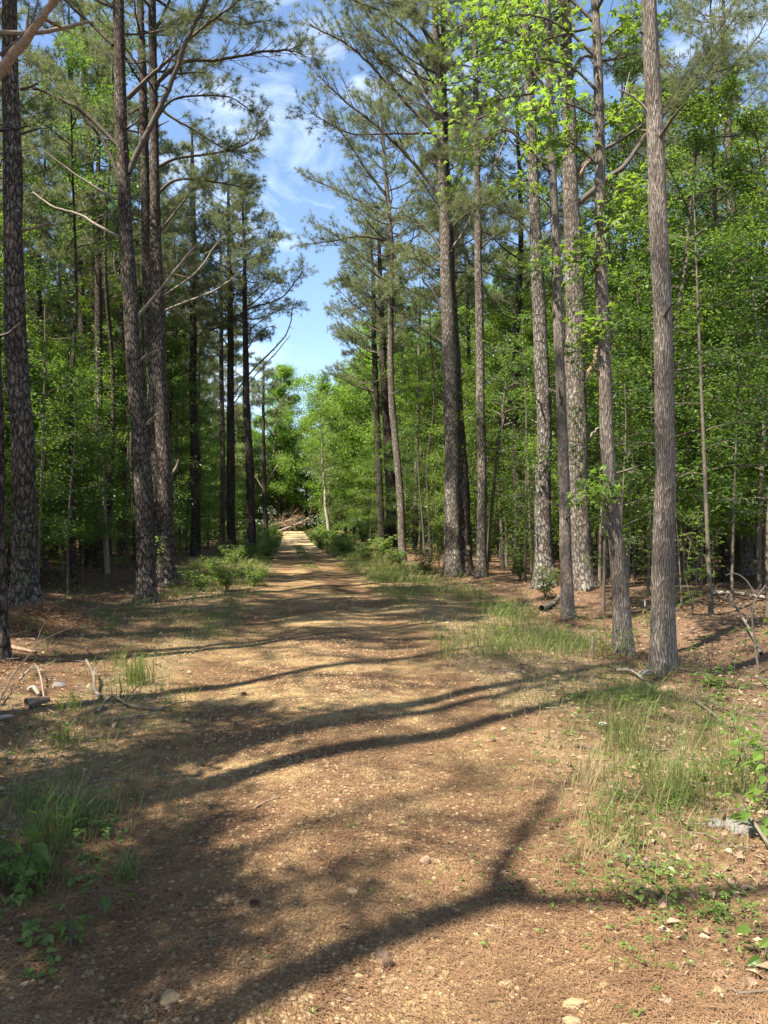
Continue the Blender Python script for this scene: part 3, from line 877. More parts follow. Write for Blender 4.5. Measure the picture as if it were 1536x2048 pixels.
key_tree('lichen-patched gently bent pine left of the biggest right-hand pine', 'pine tree', 17.0,
         [(1089, 1190), (1086, 1100), (1083, 1000), (1089, 880), (1087, 780), (1080, 650), (1070, 420), (1063, 200), (1050, 0)], [38, 33, 31, 28, 28, 27, 22, 19, 17], M_LICHEN, 20,
         dict(zs=(11.5, 19.5), R=3.2, nl=22, **NEAR),
         [([(1062, 310), (1040, 275), (1024, 255), (995, 258), (960, 280), (905, 310)], 8, 'needles', .2), ([(1066, 350), (1020, 372), (980, 400), (920, 420)], 6, 'needles', .3),
          ([(1060, 160), (1080, 90), (1060, 40), (1045, 0)], 8, 'bare', .1), ([(1072, 480), (1040, 440), (1000, 420)], 5, 'needles', .3),
          ([(1064, 230), (1100, 190), (1140, 140)], 6, 'needles', .4)], 25, sides=32)
key_tree('slim even pine between the twin-stemmed one and the lichen-patched one', 'pine tree', 21.4,
         [(963, 1160), (964, 1000), (963, 880), (959, 650), (956, 420), (953, 200), (950, 40)], [20, 18, 17, 16, 14, 11, 9], M_PINE_PALE, 19.5,
         dict(zs=(11.5, 19), R=2.8, nl=22, **NEAR),
         [([(957, 500), (990, 470), (1040, 450)], 4, 'needles'), ([(956, 420), (925, 400), (900, 395)], 4, 'needles')], 26, sides=24)
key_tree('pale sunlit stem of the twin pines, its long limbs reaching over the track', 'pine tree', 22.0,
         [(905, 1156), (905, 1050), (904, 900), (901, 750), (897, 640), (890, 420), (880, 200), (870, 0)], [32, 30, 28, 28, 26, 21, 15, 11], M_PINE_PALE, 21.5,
         dict(zs=(14, 21), R=3.4, nl=22, **NEAR),
         [([(885, 410), (858, 358), (805, 297), (751, 244), (686, 193), (636, 143)], 9, 'needles', -.1),
          ([(879, 272), (840, 229), (786, 172), (729, 111), (679, 72), (618, 43)], 9, 'needles', -.1),
          ([(877, 236), (840, 179), (786, 133), (744, 97), (700, 30)], 8, 'needles', .2),
          ([(876, 210), (833, 140), (794, 90), (751, 47), (715, -20)], 8, 'needles', .4),
          ([(872, 95), (844, 43), (822, 0), (800, -50)], 10, 'needles', .1),
          ([(892, 468), (923, 433), (948, 419), (1000, 395), (1050, 380)], 6, 'needles', .2),
          ([(893, 505), (925, 465), (962, 387), (1019, 258)], 5, 'dead', -.2),
          ([(890, 505), (865, 470), (840, 440)], 5, 'dead', -.3), ([(891, 528), (868, 512), (850, 500)], 4, 'dead', -.3),
          ([(896, 644), (873, 594), (844, 555)], 8, 'bare', -.2), ([(899, 693), (858, 666), (815, 634), (783, 612)], 6, 'dead', -.2),
          ([(882, 260), (830, 262), (770, 262), (700, 262), (640, 232), (622, 218)], 5, 'needles', -.3),
          ([(875, 150), (900, 100), (940, 60), (1000, 40)], 6, 'needles', .3), ([(873, 120), (800, 40), (730, 0), (660, -20)], 8, 'needles', -.1)], 27, sides=30)
key_tree('shaded stem of the twin pines on the right verge, with a hooked broken limb', 'pine tree', 22.25,
         [(926, 1158), (924, 1050), (918, 920), (912, 780), (906, 640), (900, 480), (893, 300), (888, 120)], [36, 34, 30, 25, 20, 16, 13, 10], M_PINE, 19,
         dict(zs=(13, 18.5), R=2.6, nl=16, **NEAR),
         [([(915, 900), (910, 850), (900, 812), (887, 792)], 12, 'brown', -.5), ([(918, 830), (930, 815), (938, 805)], 4, 'dead', -.6),
          ([(925, 960), (950, 930), (960, 905)], 4, 'dead', -.3)], 28, sides=28)
key_tree('pale slanting pine nearest the track among the far right trunks', 'pine tree', 34,
         [(805, 1118), (803, 1020), (795, 920), (783, 806), (781, 700), (783, 500), (774, 376), (765, 260)], [15, 14, 13, 13, 12, 11, 9, 6], M_PINE_PALE, 21.5,
         dict(zs=(11, 21.2), R=4.0, nl=44, **MIDL),
         [([(781, 460), (811, 401), (829, 376), (850, 340)], 4, 'bare'), ([(780, 560), (755, 545), (745, 500)], 3, 'dead'),
          ([(782, 480), (720, 470), (660, 480), (605, 487)], 6, 'needles', -.1), ([(781, 440), (720, 400), (660, 370), (612, 352)], 6, 'needles', .1),
          ([(781, 400), (730, 330), (690, 270), (665, 240)], 6, 'needles', -.2)], 29, sides=18)
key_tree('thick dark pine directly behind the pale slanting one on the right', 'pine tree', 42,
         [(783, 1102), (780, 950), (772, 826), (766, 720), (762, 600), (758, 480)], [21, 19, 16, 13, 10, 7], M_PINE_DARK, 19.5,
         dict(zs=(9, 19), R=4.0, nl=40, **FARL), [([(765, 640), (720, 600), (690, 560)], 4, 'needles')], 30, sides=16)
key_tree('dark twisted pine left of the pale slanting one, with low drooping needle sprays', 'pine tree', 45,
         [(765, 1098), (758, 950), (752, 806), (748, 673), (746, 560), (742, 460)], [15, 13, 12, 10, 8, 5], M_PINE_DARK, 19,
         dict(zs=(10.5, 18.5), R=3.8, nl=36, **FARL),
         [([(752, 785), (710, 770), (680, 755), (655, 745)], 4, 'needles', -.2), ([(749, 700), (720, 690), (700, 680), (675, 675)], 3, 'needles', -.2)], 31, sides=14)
key_tree('thin dark stem between the slanting pale pine and the twin pines', 'tree', 42,
         [(829, 1100), (832, 950), (836, 800), (838, 700), (840, 600)], [9, 8, 7, 6, 5], M_SMOOTH, 15,
         dict(kind='broad', zs=(5.5, 14.5), R=2.6, nl=26, ntw=7, nlf=30, ls=.12), [], 32, 'broadleaf_tree', sides=10, flare=.2)
key_tree('pale birch-like crooked stem leaning over the far right verge', 'tree', 58,
         [(658, 1083), (656, 1050), (650, 1010), (650, 970), (644, 930), (645, 880), (639, 830)], [6, 6, 5, 4.5, 4, 3.5, 2.5], M_PALEBARK, 13,
         dict(kind='broad', zs=(5, 12.5), R=3.4, nl=30, ntw=8, nlf=36, ls=.15, mat=M_LEAF_LIGHT), [], 33, 'broadleaf_tree', sides=10, flare=.2)
key_tree('thin leaning stem close behind the slim even pine', 'sapling', 21.8,
         [(972, 1158), (980, 1050), (990, 950), (1001, 850), (1010, 787), (1014, 740)], [7, 7, 6, 5, 4, 3], M_SMOOTH, 7,
         dict(kind='broad', zs=(3.6, 6.8), R=1.4, nl=12, ntw=6, nlf=18, ls=.09), [], 34, 'sapling', sides=10, flare=.1)
key_tree('scaly sunlit pine deep in the right woods near the fallen pale log', 'pine tree', 24,
         [(1486, 1148), (1486, 1060), (1483, 950), (1480, 850), (1474, 650), (1466, 400), (1460, 200)], [30, 26, 24, 23, 20, 16, 12], M_PINE_PALE, 21,
         dict(zs=(10, 20.5), R=3.4, nl=26, **MIDL), [([(1480, 200), (1510, 225), (1545, 240)], 6, 'dead')], 35, sides=22, flare=.8)
key_tree('dark trunk standing just left of the scaly sunlit pine in the right woods', 'pine tree', 20.5,
         [(1451, 1165), (1448, 1000), (1441, 850), (1437, 700), (1434, 500)], [16, 15, 14, 12, 10], M_PINE_DARK, 17,
         dict(zs=(10, 16.5), R=2.8, nl=22, **MIDL), [], 36, sides=18)
key_tree('dark slim trunk in the right woods behind the leafy sunlit sapling', 'tree', 25,
         [(1391, 1143), (1390, 1000), (1388, 850), (1386, 700), (1383, 550)], [9, 9, 8, 7, 6], M_SMOOTH, 13,
         dict(kind='broad', zs=(4.2, 12.5), R=2.5, nl=26, ntw=8, nlf=34, ls=.09, mat=M_LEAF_DARK), [], 37, 'broadleaf_tree', sides=12, flare=.2)
key_tree('dark shaded trunk behind the leaning sweetgum and its pale neighbour', 'pine tree', 24.5,
         [(1262, 1146), (1262, 1000), (1258, 850), (1254, 700), (1250, 450)], [15, 14, 13, 12, 9], M_PINE_DARK, 18,
         dict(zs=(10, 17.5), R=2.8, nl=22, **MIDL), [], 38, sides=18)
key_tree('thin pale straight stem between the leaning sweetgum and the tall bare trunk', 'tree', 23.8,
         [(1253, 1148), (1254, 1040), (1258, 930), (1266, 830), (1276, 740)], [6, 6, 5, 5, 4], M_PALEBARK, 8,
         dict(kind='broad', zs=(3.4, 7.8), R=1.8, nl=16, ntw=7, nlf=26, ls=.085), [], 39, 'sapling', sides=10, flare=.1)
key_tree('pale crooked sapling lit by the sun on the needle-covered floor of the left woods', 'sapling', 21.5,
         [(217, 1159), (214, 1100), (210, 1030), (205, 960), (201, 900), (197, 850)], [9, 8, 7, 6, 5, 4], M_PALEBARK, 6.5,
         dict(kind='broad', zs=(3.2, 6.2), R=1.6, nl=14, ntw=6, nlf=20, ls=.08), [([(206, 950), (180, 935), (140, 945), (100, 975), (88, 985)], 4, 'dead', -.1)], 40, 'sapling', sides=10, flare=.15)
for i, (x, y) in enumerate([(-4.6, 2.75), (-4.75, 1.75), (-4.3, -.55), (-8.5, -3.0), (-2.6, -8.5), (3.6, -5.0), (5.2, -1.0), (6.2, 3.0), (-8.0, 5.0), (-7.1, 3.2), (-6.4, 1.2)]):
    D = 10.0                                    # pines beside and behind the camera whose shadows cross the track
    rng = np.random.default_rng(600 + i)
    root = thing('pine_tree', 'pine beside the track outside the picture, its shadow striping the gravel', 'pine tree', (x, y, float(top_h(x, y)) - .05), 'pines beside the viewpoint')
    lean = rng.normal(size=2) * .018
    tz = np.linspace(0, 19, 60)
    ax = np.stack([lean[0] * tz + .1 * (vnoise(tz * .3 + i, 1) - .5), lean[1] * tz + .1 * (vnoise(tz * .3, 5 + i) - .5), tz], -1)
    tb = Buf()
    if i == 2:                                  # this one forks
        k_ = tz < 9.5
        tb.tube(ax[k_], np.interp(tz[k_], [0, 9.5], [.13, .08]), 20, rough=.1, flare=.4)
        for sx in (1, -1):
            u_ = np.linspace(0, 1, 8)[:, None]
            tb.tube(ax[k_][-1] + np.array([0, 0, -.25]) + np.array([.4, -1.0, 0]) * sx * 2.2 * u_ ** .8 * (1 if sx > 0 else .35) + np.array([0, 0, 8.0 if sx > 0 else 2.2]) * u_ ** 1.1, np.linspace(.055, .015, 8), 12, rough=.1)
            for q_ in range(9):
                f_ = .15 + .09 * q_; a_ = rng.random() * 6.28; l_ = .8 + rng.random()
                o_ = ax[k_][-1] + np.array([0, 0, -.25]) + np.array([.4, -1.0, 0]) * sx * 2.2 * f_ ** .8 * (1 if sx > 0 else .35) + np.array([0, 0, 8.0 if sx > 0 else 2.2]) * f_ ** 1.1
                d_ = np.array([math.cos(a_), math.sin(a_), .5])
                tb.tube(np.array([o_, o_ + d_ * l_ * .5 + [0, 0, .08], o_ + d_ * l_]), [.02, .014, .005], 5)
    else:
        tb.tube(ax, np.interp(tz, [0, 9, 19], [.17, .12, .02]), 20, rough=.1, flare=.4)
    tb.obj('trunk', M_PINE, root, True)
    cb = Buf()
    pine_crown(cb, cb, lambda z: np.array([np.interp(z, tz, ax[:, 0]), np.interp(z, tz, ax[:, 1]), z]), (10.0 + i % 3, 18.5), 2.5 if i in (1, 9, 10) else 2.0, 22 if i in (1, 9, 10) else 14, rng, **dict(NEAR, nt=8, ntuf=4, nn=12))
    cb.obj('crown', [M_LIMB, M_NEEDLE], root)
    OCC.append((x, y, 1.5))


# ------------------------------------------------------------------ the woods: kinds built once, then copied tree by tree
def proto_pine(i, H, R, r, nl, z0):
    rng = np.random.default_rng(200 + i)
    root = thing('pine_tree', 'slender pine', 'pine tree', (0, 0, 0))
    tz = np.linspace(0, H, 50)
    ax = np.stack([.35 * (vnoise(tz * .16 + i * 7, 2) - .5) * tz / 8, .35 * (vnoise(tz * .16 + i * 7, 30) - .5) * tz / 8, tz], -1)
    axis = lambda z: np.array([np.interp(z, tz, ax[:, 0]), np.interp(z, tz, ax[:, 1]), z])
    b = Buf(); b.tube(ax, np.interp(tz, [0, H * .5, H], [r, r * .7, .015]), 12, rough=.1, flare=.35)
    for k_ in range(10):                        # bare dead limbs below the crown
        z = z0 * (.35 + .6 * rng.random()); a = rng.random() * 6.28; L = .5 + 1.4 * rng.random()
        d = np.array([math.cos(a), math.sin(a), .35 + .4 * rng.random()])
        b.tube(np.array([axis(z), axis(z) + d * L * .5 + [0, 0, .03], axis(z) + d * L]), [.018, .013, .005], 4)
    b.obj('trunk', M_PINE_DARK if i % 2 else M_PINE, root, True)
    c = Buf(); pine_crown(c, c, axis, (z0, H - .2), R, nl, rng, **FARL)
    c.obj('crown', [M_LIMB, M_NEEDLE], root)
    return root


def proto_broad(i, H, R, r, nl, z0, mat, ls, ntw=8, nlf=36, name='broadleaf_tree', cat='tree', bark=None, el=(.0, .85)):
    rng = np.random.default_rng(300 + i)
    root = thing(name, 'leafy tree', cat, (0, 0, 0))
    tz = np.linspace(0, H, 30)
    ax = np.stack([.9 * (vnoise(tz * .25 + i * 7, 2) - .5) * tz / 8, .9 * (vnoise(tz * .25 + i * 7, 30) - .5) * tz / 8, tz], -1)
    axis = lambda z: np.array([np.interp(z, tz, ax[:, 0]), np.interp(z, tz, ax[:, 1]), z])
    b = Buf(); b.tube(ax, np.interp(tz, [0, H * .5, H], [r, r * .65, .008]), 9, rough=.08, flare=.25)
    b.obj('trunk', bark or M_SMOOTH, root, True)
    c = Buf(); broad_crown(c, c, axis, (z0, H), R, nl, rng, ntw, nlf, ls, r0=r * .5, el=el)
    c.obj('crown', [M_SMOOTH, mat], root)
    return root


class Spots:
    def __init__(s, seed): s.r = np.random.default_rng(seed); s.p = list(OCC)

    def pick(s, n, y0, y1, xa, xb, clear, gap):
        """xa, xb(y): side limits; clear: distance kept from the track centre"""
        out = []
        for _ in range(n * 60):
            if len(out) >= n: break
            y = y0 + (y1 - y0) * s.r.random() ** 1.15
            a, b = xa(y), xb(y)
            x = a + (b - a) * s.r.random()
            if abs(x - road_x(y)) < clear(y) or any((x - px_) ** 2 + (y - py_) ** 2 < (gap * .5 + pg * .5) ** 2 for px_, py_, pg in s.p): continue
            s.p.append((x, y, gap)); out.append((float(x), float(y)))
        return out


PINES = [proto_pine(0, 19, 3.0, .15, 36, 9), proto_pine(1, 21, 3.3, .18, 38, 10), proto_pine(2, 17.5, 2.8, .13, 34, 8.5), proto_pine(3, 20, 3.4, .17, 38, 9.5)]
U_ = dict(name='understory_tree')
BROAD = [proto_broad(0, 9, 2.6, .065, 28, 1.5, M_LEAF, .085, 9, 62, **U_), proto_broad(1, 10.5, 2.8, .075, 30, 1.8, M_LEAF_DARK, .085, 9, 62, **U_),
         proto_broad(2, 8, 2.5, .055, 26, 1.3, M_LEAF_LIGHT, .085, 9, 62, **U_), proto_broad(3, 11.5, 2.9, .085, 32, 1.9, M_LEAF, .09, 9, 62, **U_),
         proto_broad(4, 7, 2.3, .05, 24, 1.1, M_LEAF_DARK, .08, 9, 62, **U_)]
HIGH = [proto_broad(6, 15, 3.4, .12, 40, 4.5, M_LEAF_DARK, .11, 10, 56, el=(.1, 1.1)), proto_broad(7, 16.5, 3.6, .13, 42, 5.5, M_LEAF_DARK, .11, 10, 56, el=(.1, 1.1)), proto_broad(8, 13.5, 3.2, .11, 38, 4.0, M_LEAF, .11, 10, 56, el=(.1, 1.1))]
SAPS = [proto_broad(10, 4.2, 1.0, .022, 11, 1.3, M_LEAF, .075, 5, 22, 'sapling', 'sapling'), proto_broad(11, 5.2, 1.1, .028, 13, 1.6, M_LEAF_DARK, .075, 5, 22, 'sapling', 'sapling'),
        proto_broad(12, 6.2, 1.2, .032, 14, 1.9, M_LEAF_DARK, .08, 5, 22, 'sapling', 'sapling'), proto_broad(13, 3.2, .9, .018, 10, .7, M_LEAF, .07, 5, 18, 'sapling', 'sapling')]
TALL = [proto_broad(20, 17, 4.2, .16, 50, 2.0, M_LEAF_HAZED, .19, 12, 80, el=(.1, 1.25)), proto_broad(21, 19, 4.6, .18, 54, 2.5, M_LEAF_LIGHT, .19, 12, 80, el=(.1, 1.25)), proto_broad(22, 14, 4.0, .14, 44, 1.5, M_LEAF_HAZED, .19, 12, 80, el=(.1, 1.25))]
USED = set()


def plant(protos, spots, labels, groups, rng, sc=(.85, 1.15), low=False):
    for x, y in spots:
        p = protos[int(rng.integers(len(protos)))]
        side = 0 if x < road_x(y) else 1
        s = sc[0] + (sc[1] - sc[0]) * rng.random()
        if low and side == 0 and y < 34:
            p = protos[(0, 2, 4)[int(rng.integers(3))]]; s = .62 + .3 * rng.random() + .012 * (y - 16)
        elif low and side == 1:
            p = protos[(0, 2, 3, 0, 1, 4)[int(rng.integers(6))]]; s *= .92
        z = float(top_h(x, y)) - .05
        if p.name not in USED:
            USED.add(p.name)
            p.location = (x, y, z); p.rotation_euler = (0, 0, rng.random() * 6.28); p.scale = (s, s, s)
            tag(p, labels[side], None, groups[side])
        else:
            copy_thing(p, (x, y, z), rng.random() * 6.28, s, labels[side], groups[side])


S = Spots(3)
R3 = np.random.default_rng(77)
LFT = (lambda y: -.56 * y - 5, lambda y: road_x(y) - 3.0)
RGT = (lambda y: road_x(y) + 3.0, lambda y: .56 * y + 4)
cl = lambda y: 5.0
L_P, R_P = 'background pines left of the track', 'background pines right of the track'
pine_spots = S.pick(20, 25, 44, *LFT, lambda y: 6.0, 2.4) + S.pick(34, 32, 95, *LFT, lambda y: 4.6, 2.6) + S.pick(44, 22, 95, *RGT, lambda y: 4.6, 2.6)
plant(PINES, pine_spots, ('slender background pine standing in the shaded woods left of the track', 'slender background pine standing in the shaded woods right of the track'), (L_P, R_P), R3)
hs = S.pick(12, 40, 75, *LFT, lambda y: 7.0, 2.6) + S.pick(17, 20, 60, *RGT, lambda y: 7.4, 2.4)
plant(HIGH, hs, ('tall leafy tree reaching up between the pines left of the track', 'tall leafy tree reaching up between the pines right of the track'),
      ('tall leafy trees left of the track', 'tall leafy trees right of the track'), R3)
bs = S.pick(70, 16, 36, *LFT, lambda y: 6.4, 1.15) + S.pick(46, 34, 80, *LFT, lambda y: 5.2, 1.8) \
    + S.pick(48, 17, 36, *RGT, lambda y: 6.8, 1.6) + S.pick(56, 34, 80, *RGT, lambda y: 4.8, 1.8)
plant(BROAD, bs, ('leafy understory tree filling the woods left of the track', 'leafy understory tree filling the woods right of the track'),
      ('understory trees left of the track', 'understory trees right of the track'), R3, low=True)
POLES = [proto_broad(30, 13, 1.7, .06, 16, 7.5, M_LEAF, .09, 7, 40, 'slender_tree', 'tree'), proto_broad(31, 11.5, 1.5, .045, 14, 6.5, M_LEAF, .09, 7, 40, 'slender_tree', 'tree', M_LIMB),
         proto_broad(32, 14.5, 1.8, .075, 16, 9, M_LEAF_DARK, .09, 7, 40, 'slender_tree', 'tree', M_PINE_DARK)]
plant(POLES, S.pick(40, 17, 50, *LFT, lambda y: 5.6, .8) + S.pick(58, 16, 50, *RGT, lambda y: 5.6, .8),
      ('slender straight dark stem with a high thin crown in the woods left of the track', 'slender straight dark stem with a high thin crown in the woods right of the track'),
      ('slender stems left of the track', 'slender stems right of the track'), R3)
ss = S.pick(80, 13, 50, *LFT, lambda y: 5.2, .9) + S.pick(95, 13, 50, *RGT, lambda y: 5.0, .9)
plant(SAPS, ss, ('thin stemmed sapling growing among the pines left of the track', 'thin stemmed sapling growing among the pines right of the track'),
      ('saplings left of the track', 'saplings right of the track'), R3, (.8, 1.25))
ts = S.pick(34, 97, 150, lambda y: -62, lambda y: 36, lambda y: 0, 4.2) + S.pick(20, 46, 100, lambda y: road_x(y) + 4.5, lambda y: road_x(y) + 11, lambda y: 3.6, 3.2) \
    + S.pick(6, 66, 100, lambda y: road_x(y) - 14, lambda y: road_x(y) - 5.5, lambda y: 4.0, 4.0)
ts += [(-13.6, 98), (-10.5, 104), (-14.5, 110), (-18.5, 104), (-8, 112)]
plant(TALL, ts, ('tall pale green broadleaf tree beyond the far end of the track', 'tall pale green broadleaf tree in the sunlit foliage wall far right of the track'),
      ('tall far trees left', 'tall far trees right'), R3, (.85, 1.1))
# the woods go on to the left and behind the viewpoint and shade the floor there
off = S.pick(7, 4, 18, lambda y: -.56 * max(y, 0) - 14, lambda y: -.56 * max(y, 0) - 5.5, lambda y: 9, 3.0)
plant(PINES, off, ('pine of the woods left of the viewpoint, outside the picture',) * 2, ('pines beside the viewpoint',) * 2, R3)
plant(BROAD[2:3], [(-4.95, .45), (-4.65, -.05)], ('leafy tree of the woods left of the viewpoint, outside the picture',) * 2, ('leafy trees beside the viewpoint',) * 2, R3, (.9, .95))
plant(BROAD[2:3], [(-5.8, 2.3)], ('leafy tree of the woods left of the viewpoint, outside the picture',) * 2, ('leafy trees beside the viewpoint',) * 2, R3)
plant(PINES, [(-8.8, 6.4), (-9.6, 9.6), (-11.5, 15.5)], ('pine of the woods left of the viewpoint, outside the picture',) * 2, ('pines beside the viewpoint',) * 2, R3)
plant(BROAD, [(-7.4, 2.0)], ('leafy tree of the woods left of the viewpoint, outside the picture',) * 2, ('leafy trees beside the viewpoint',) * 2, R3)
off = S.pick(14, 5, 22, lambda y: -.56 * max(y, 0) - 12, lambda y: -.56 * max(y, 0) - 3, lambda y: 8.5, 2.4)
plant(BROAD, off, ('leafy tree of the woods left of the viewpoint, outside the picture',) * 2, ('leafy trees beside the viewpoint',) * 2, R3)

# far low thicket that closes the view between the trunks
b = Buf(); rng = np.random.default_rng(9)
n = 170000
y = 34 + 116 * rng.random(n) ** .9
x = (rng.random(n) * 2 - 1) * (.58 * y + 4)
clump = fbm(x * .25, y * .25, 3)
z = (4.6 + 7 * sstep(92, 110, y)) * rng.random(n) ** 1.5 * (.5 + 1.3 * np.clip(clump + .35, 0, 1))
keep = ((np.abs(x - road_x(y)) > 5.0 + 2.2 * (fbm(y * .2, x * 0, 2) + .3)) | (y > 97)) & (clump > -.16 - .2 * (y > 97))
x, y, z = x[keep], y[keep], z[keep]
m_ = 60000
xb = -52 + 84 * rng.random(m_); yb = 99 + 24 * rng.random(m_); zb = 8.5 * rng.random(m_) ** 1.25 * (.55 + .9 * np.clip(fbm(xb * .16, yb * .1, 3) + .4, 0, 1))
x, y, z = np.concatenate([x, xb]), np.concatenate([y, yb]), np.concatenate([z, zb])
pos = np.stack([x, y, z + top_h(x, y)], -1)
b.leaves(pos, rng.normal(size=pos.shape) * [1, 1, .4], nrm(np.array([0, 0, 1.0]) + rng.normal(size=pos.shape) * .5), (.13 + .10 * rng.random(len(pos))) * (.7 + pos[:, 1] * .009), .7)
tag(b.obj('undergrowth', M_LEAF_DARK), 'dim leafy undergrowth filling the gaps between the farther trunks', 'undergrowth', kind='stuff')


# ------------------------------------------------------------------ ground vegetation and litter (uncountable)
def scatter(n, y0, y1, xa, xb, rng, power=1.0):
    y = y0 + (y1 - y0) * rng.random(n) ** power
    x = xa(y) + (xb(y) - xa(y)) * rng.random(n)
    return x, y


def on_ground(x, y, dz=0.0): return np.stack([x, y, top_h(x, y) + dz], -1)


rng = np.random.default_rng(21)
# grass of the verges
b = Buf()
def verge_grass(n, y0, y1, side, inner, outer, h0, h1, wd, power=1.0):
    y = y0 + (y1 - y0) * rng.random(n) ** power
    lat = inner + (outer - inner) * rng.random(n) ** 1.2
    x = road_x(y) + side * lat * road_w(y)
    m = fbm(x * .9 + 5, y * .9, 3) + .16 > rng.random(n) * .34
    x, y, lat = x[m], y[m], lat[m]
    hh = (h0 + (h1 - h0) * rng.random(len(x))) * (.45 + .55 * sstep(inner, inner + .45, lat))
    b.blades(on_ground(x, y), hh, .9, wd * (1 + y * .03), rng)
verge_grass(11000, 9, 24, 1, .90, 2.1, .07, .32, .005); verge_grass(4200, 6.5, 15, 1, .92, 1.9, .05, .2, .004); verge_grass(4500, 12, 26, -1, .78, 1.15, .04, .13, .005); verge_grass(4500, 14, 30, 1, .70, 1.0, .04, .13, .005); verge_grass(2600, 8, 14, -1, .95, 2.0, .04, .14, .004)
verge_grass(12000, 20, 50, 1, .95, 2.6, .12, .40, .007)
verge_grass(7000, 13, 26, -1, .95, 2.2, .08, .28, .005)
verge_grass(12000, 22, 50, -1, .95, 2.8, .12, .42, .007)
verge_grass(12000, 48, 90, 1, .9, 3.0, .2, .6, .012)
verge_grass(12000, 48, 90, -1, .9, 4.0, .2, .6, .012)
verge_grass(6000, 24, 52, 1, -.18, .16, .04, .16, .006)
tag(b.obj('verge_grass', M_GRASS), 'green grass growing along both verges of the track', 'grass', kind='stuff')

b = Buf()
def patch(cx_, cy_, rx, ry, n, h0, h1, wd=.004, lean=.9):
    """grass inside an ellipse given in photo pixels"""
    a = rng.random(n) * 6.28; r = np.minimum(np.abs(rng.normal(size=n)) * .85 + .0, 1.7)
    px_ = cx_ + rx * r * np.cos(a); py_ = np.maximum(cy_ + ry * r * np.sin(a), 1120)
    D = CAM_H * F / (py_ - HZ); X = (px_ - 768) / F * D
    b.blades(on_ground(X, D), h0 + (h1 - h0) * rng.random(n), lean, wd, rng)
patch(160, 1640, 130, 70, 380, .05, .2); patch(60, 1600, 110, 60, 200, .04, .15); patch(420, 1265, 90, 26, 900, .05, .16)
patch(270, 1360, 80, 45, 420, .06, .22); patch(130, 1480, 180, 50, 500, .04, .12); patch(340, 1400, 90, 60, 350, .03, .10)
patch(90, 1750, 90, 60, 130, .05, .18); patch(560, 1230, 60, 18, 300, .03, .09); patch(640, 1180, 40, 10, 200, .03, .08)
patch(1290, 1390, 75, 32, 1100, .05, .16); patch(1250, 1470, 70, 50, 170, .06, .24); patch(1400, 1480, 130, 80, 200, .05, .22)
patch(1150, 1280, 160, 45, 1300, .06, .22); patch(1000, 1300, 130, 30, 420, .05, .2); patch(1380, 1600, 160, 130, 520, .03, .16); patch(1280, 1520, 140, 110, 600, .03, .12); patch(1420, 1450, 120, 70, 500, .03, .14)
patch(1230, 1600, 110, 120, 170, .04, .16); patch(1480, 1560, 60, 90, 130, .08, .32); patch(1180, 1400, 120, 60, 200, .04, .16)
patch(1000, 1230, 110, 35, 1100, .06, .22); patch(1400, 1320, 120, 30, 160, .04, .16)
tag(b.obj('low_grass', M_GRASS), 'sparse green grass in patches beside the near part of the track', 'grass', kind='stuff')
b = Buf()
patch(1320, 1600, 200, 170, 300, .05, .24, .003, .6); patch(1250, 1450, 160, 80, 300, .06, .28, .003, .7); patch(1450, 1480, 90, 120, 110, .08, .3, .003, .6)
patch(200, 1450, 230, 80, 700, .03, .13, .003, 1.2); patch(150, 1620, 160, 60, 200, .05, .2, .003); patch(1100, 1330, 200, 50, 400, .04, .2, .003)
patch(420, 1270, 120, 40, 500, .03, .12, .003, 1.2); patch(1180, 1560, 90, 120, 500, .04, .2, .0025, .7)
tag(b.obj('dry_grass', M_GRASS_DRY), 'straw coloured dry grass stalks beside the near part of the track', 'dry grass', kind='stuff')

# small-leaved ground cover on the right foreground
b = Buf()
def cover(cx_, cy_, rx, ry, n, s0, s1, hmax, mat_w=.75):
    a = rng.random(n) * 6.28; r = np.minimum(np.abs(rng.normal(size=n)) * .9, 1.8)
    px_ = cx_ + rx * r * np.cos(a); py_ = np.maximum(cy_ + ry * r * np.sin(a), 1100)
    D = CAM_H * F / (py_ - HZ); X = (px_ - 768) / F * D
    k_ = fbm(X * 3.2, D * 3.2, 3) + .10 > .22 * rng.random(n)
    X, D = X[k_], D[k_]; n = len(X)
    h = hmax * rng.random(n) ** 1.5
    c = on_ground(X, D, 0.01) + np.stack([0 * h, 0 * h, h], -1)
    a0 = rng.random(n) * 6.28
    for j in range(3):
        aa = a0 + j * 2.09 + rng.normal(size=n) * .2
        d = np.stack([np.cos(aa), np.sin(aa), .05 + .25 * rng.random(n)], -1)
        b.ovals(c + d * .004, d, nrm(np.array([0, 0, 1.0]) + rng.normal(size=(n, 3)) * .3), s0 + (s1 - s0) * rng.random(n), mat_w)
cover(1350, 1590, 240, 190, 3400, .009, .022, .06); cover(1300, 1760, 180, 100, 200, .010, .024, .05); cover(1430, 1840, 160, 120, 240, .010, .024, .04)
cover(1250, 1420, 170, 70, 1100, .015, .03, .1); cover(1420, 1370, 130, 50, 420, .02, .05, .08); cover(120, 1650, 140, 90, 350, .015, .04, .1)
cover(250, 1400, 230, 80, 500, .012, .03, .06); cover(60, 1800, 90, 80, 260, .02, .05, .15); cover(700, 1700, 500, 280, 90, .01, .022, .02)
cover(150, 1180, 120, 30, 350, .02, .06, .3)
tag(b.obj('ground_cover', M_COVER, None, True), 'low small-leaved ground cover on the right foreground verge', 'ground cover', kind='stuff')

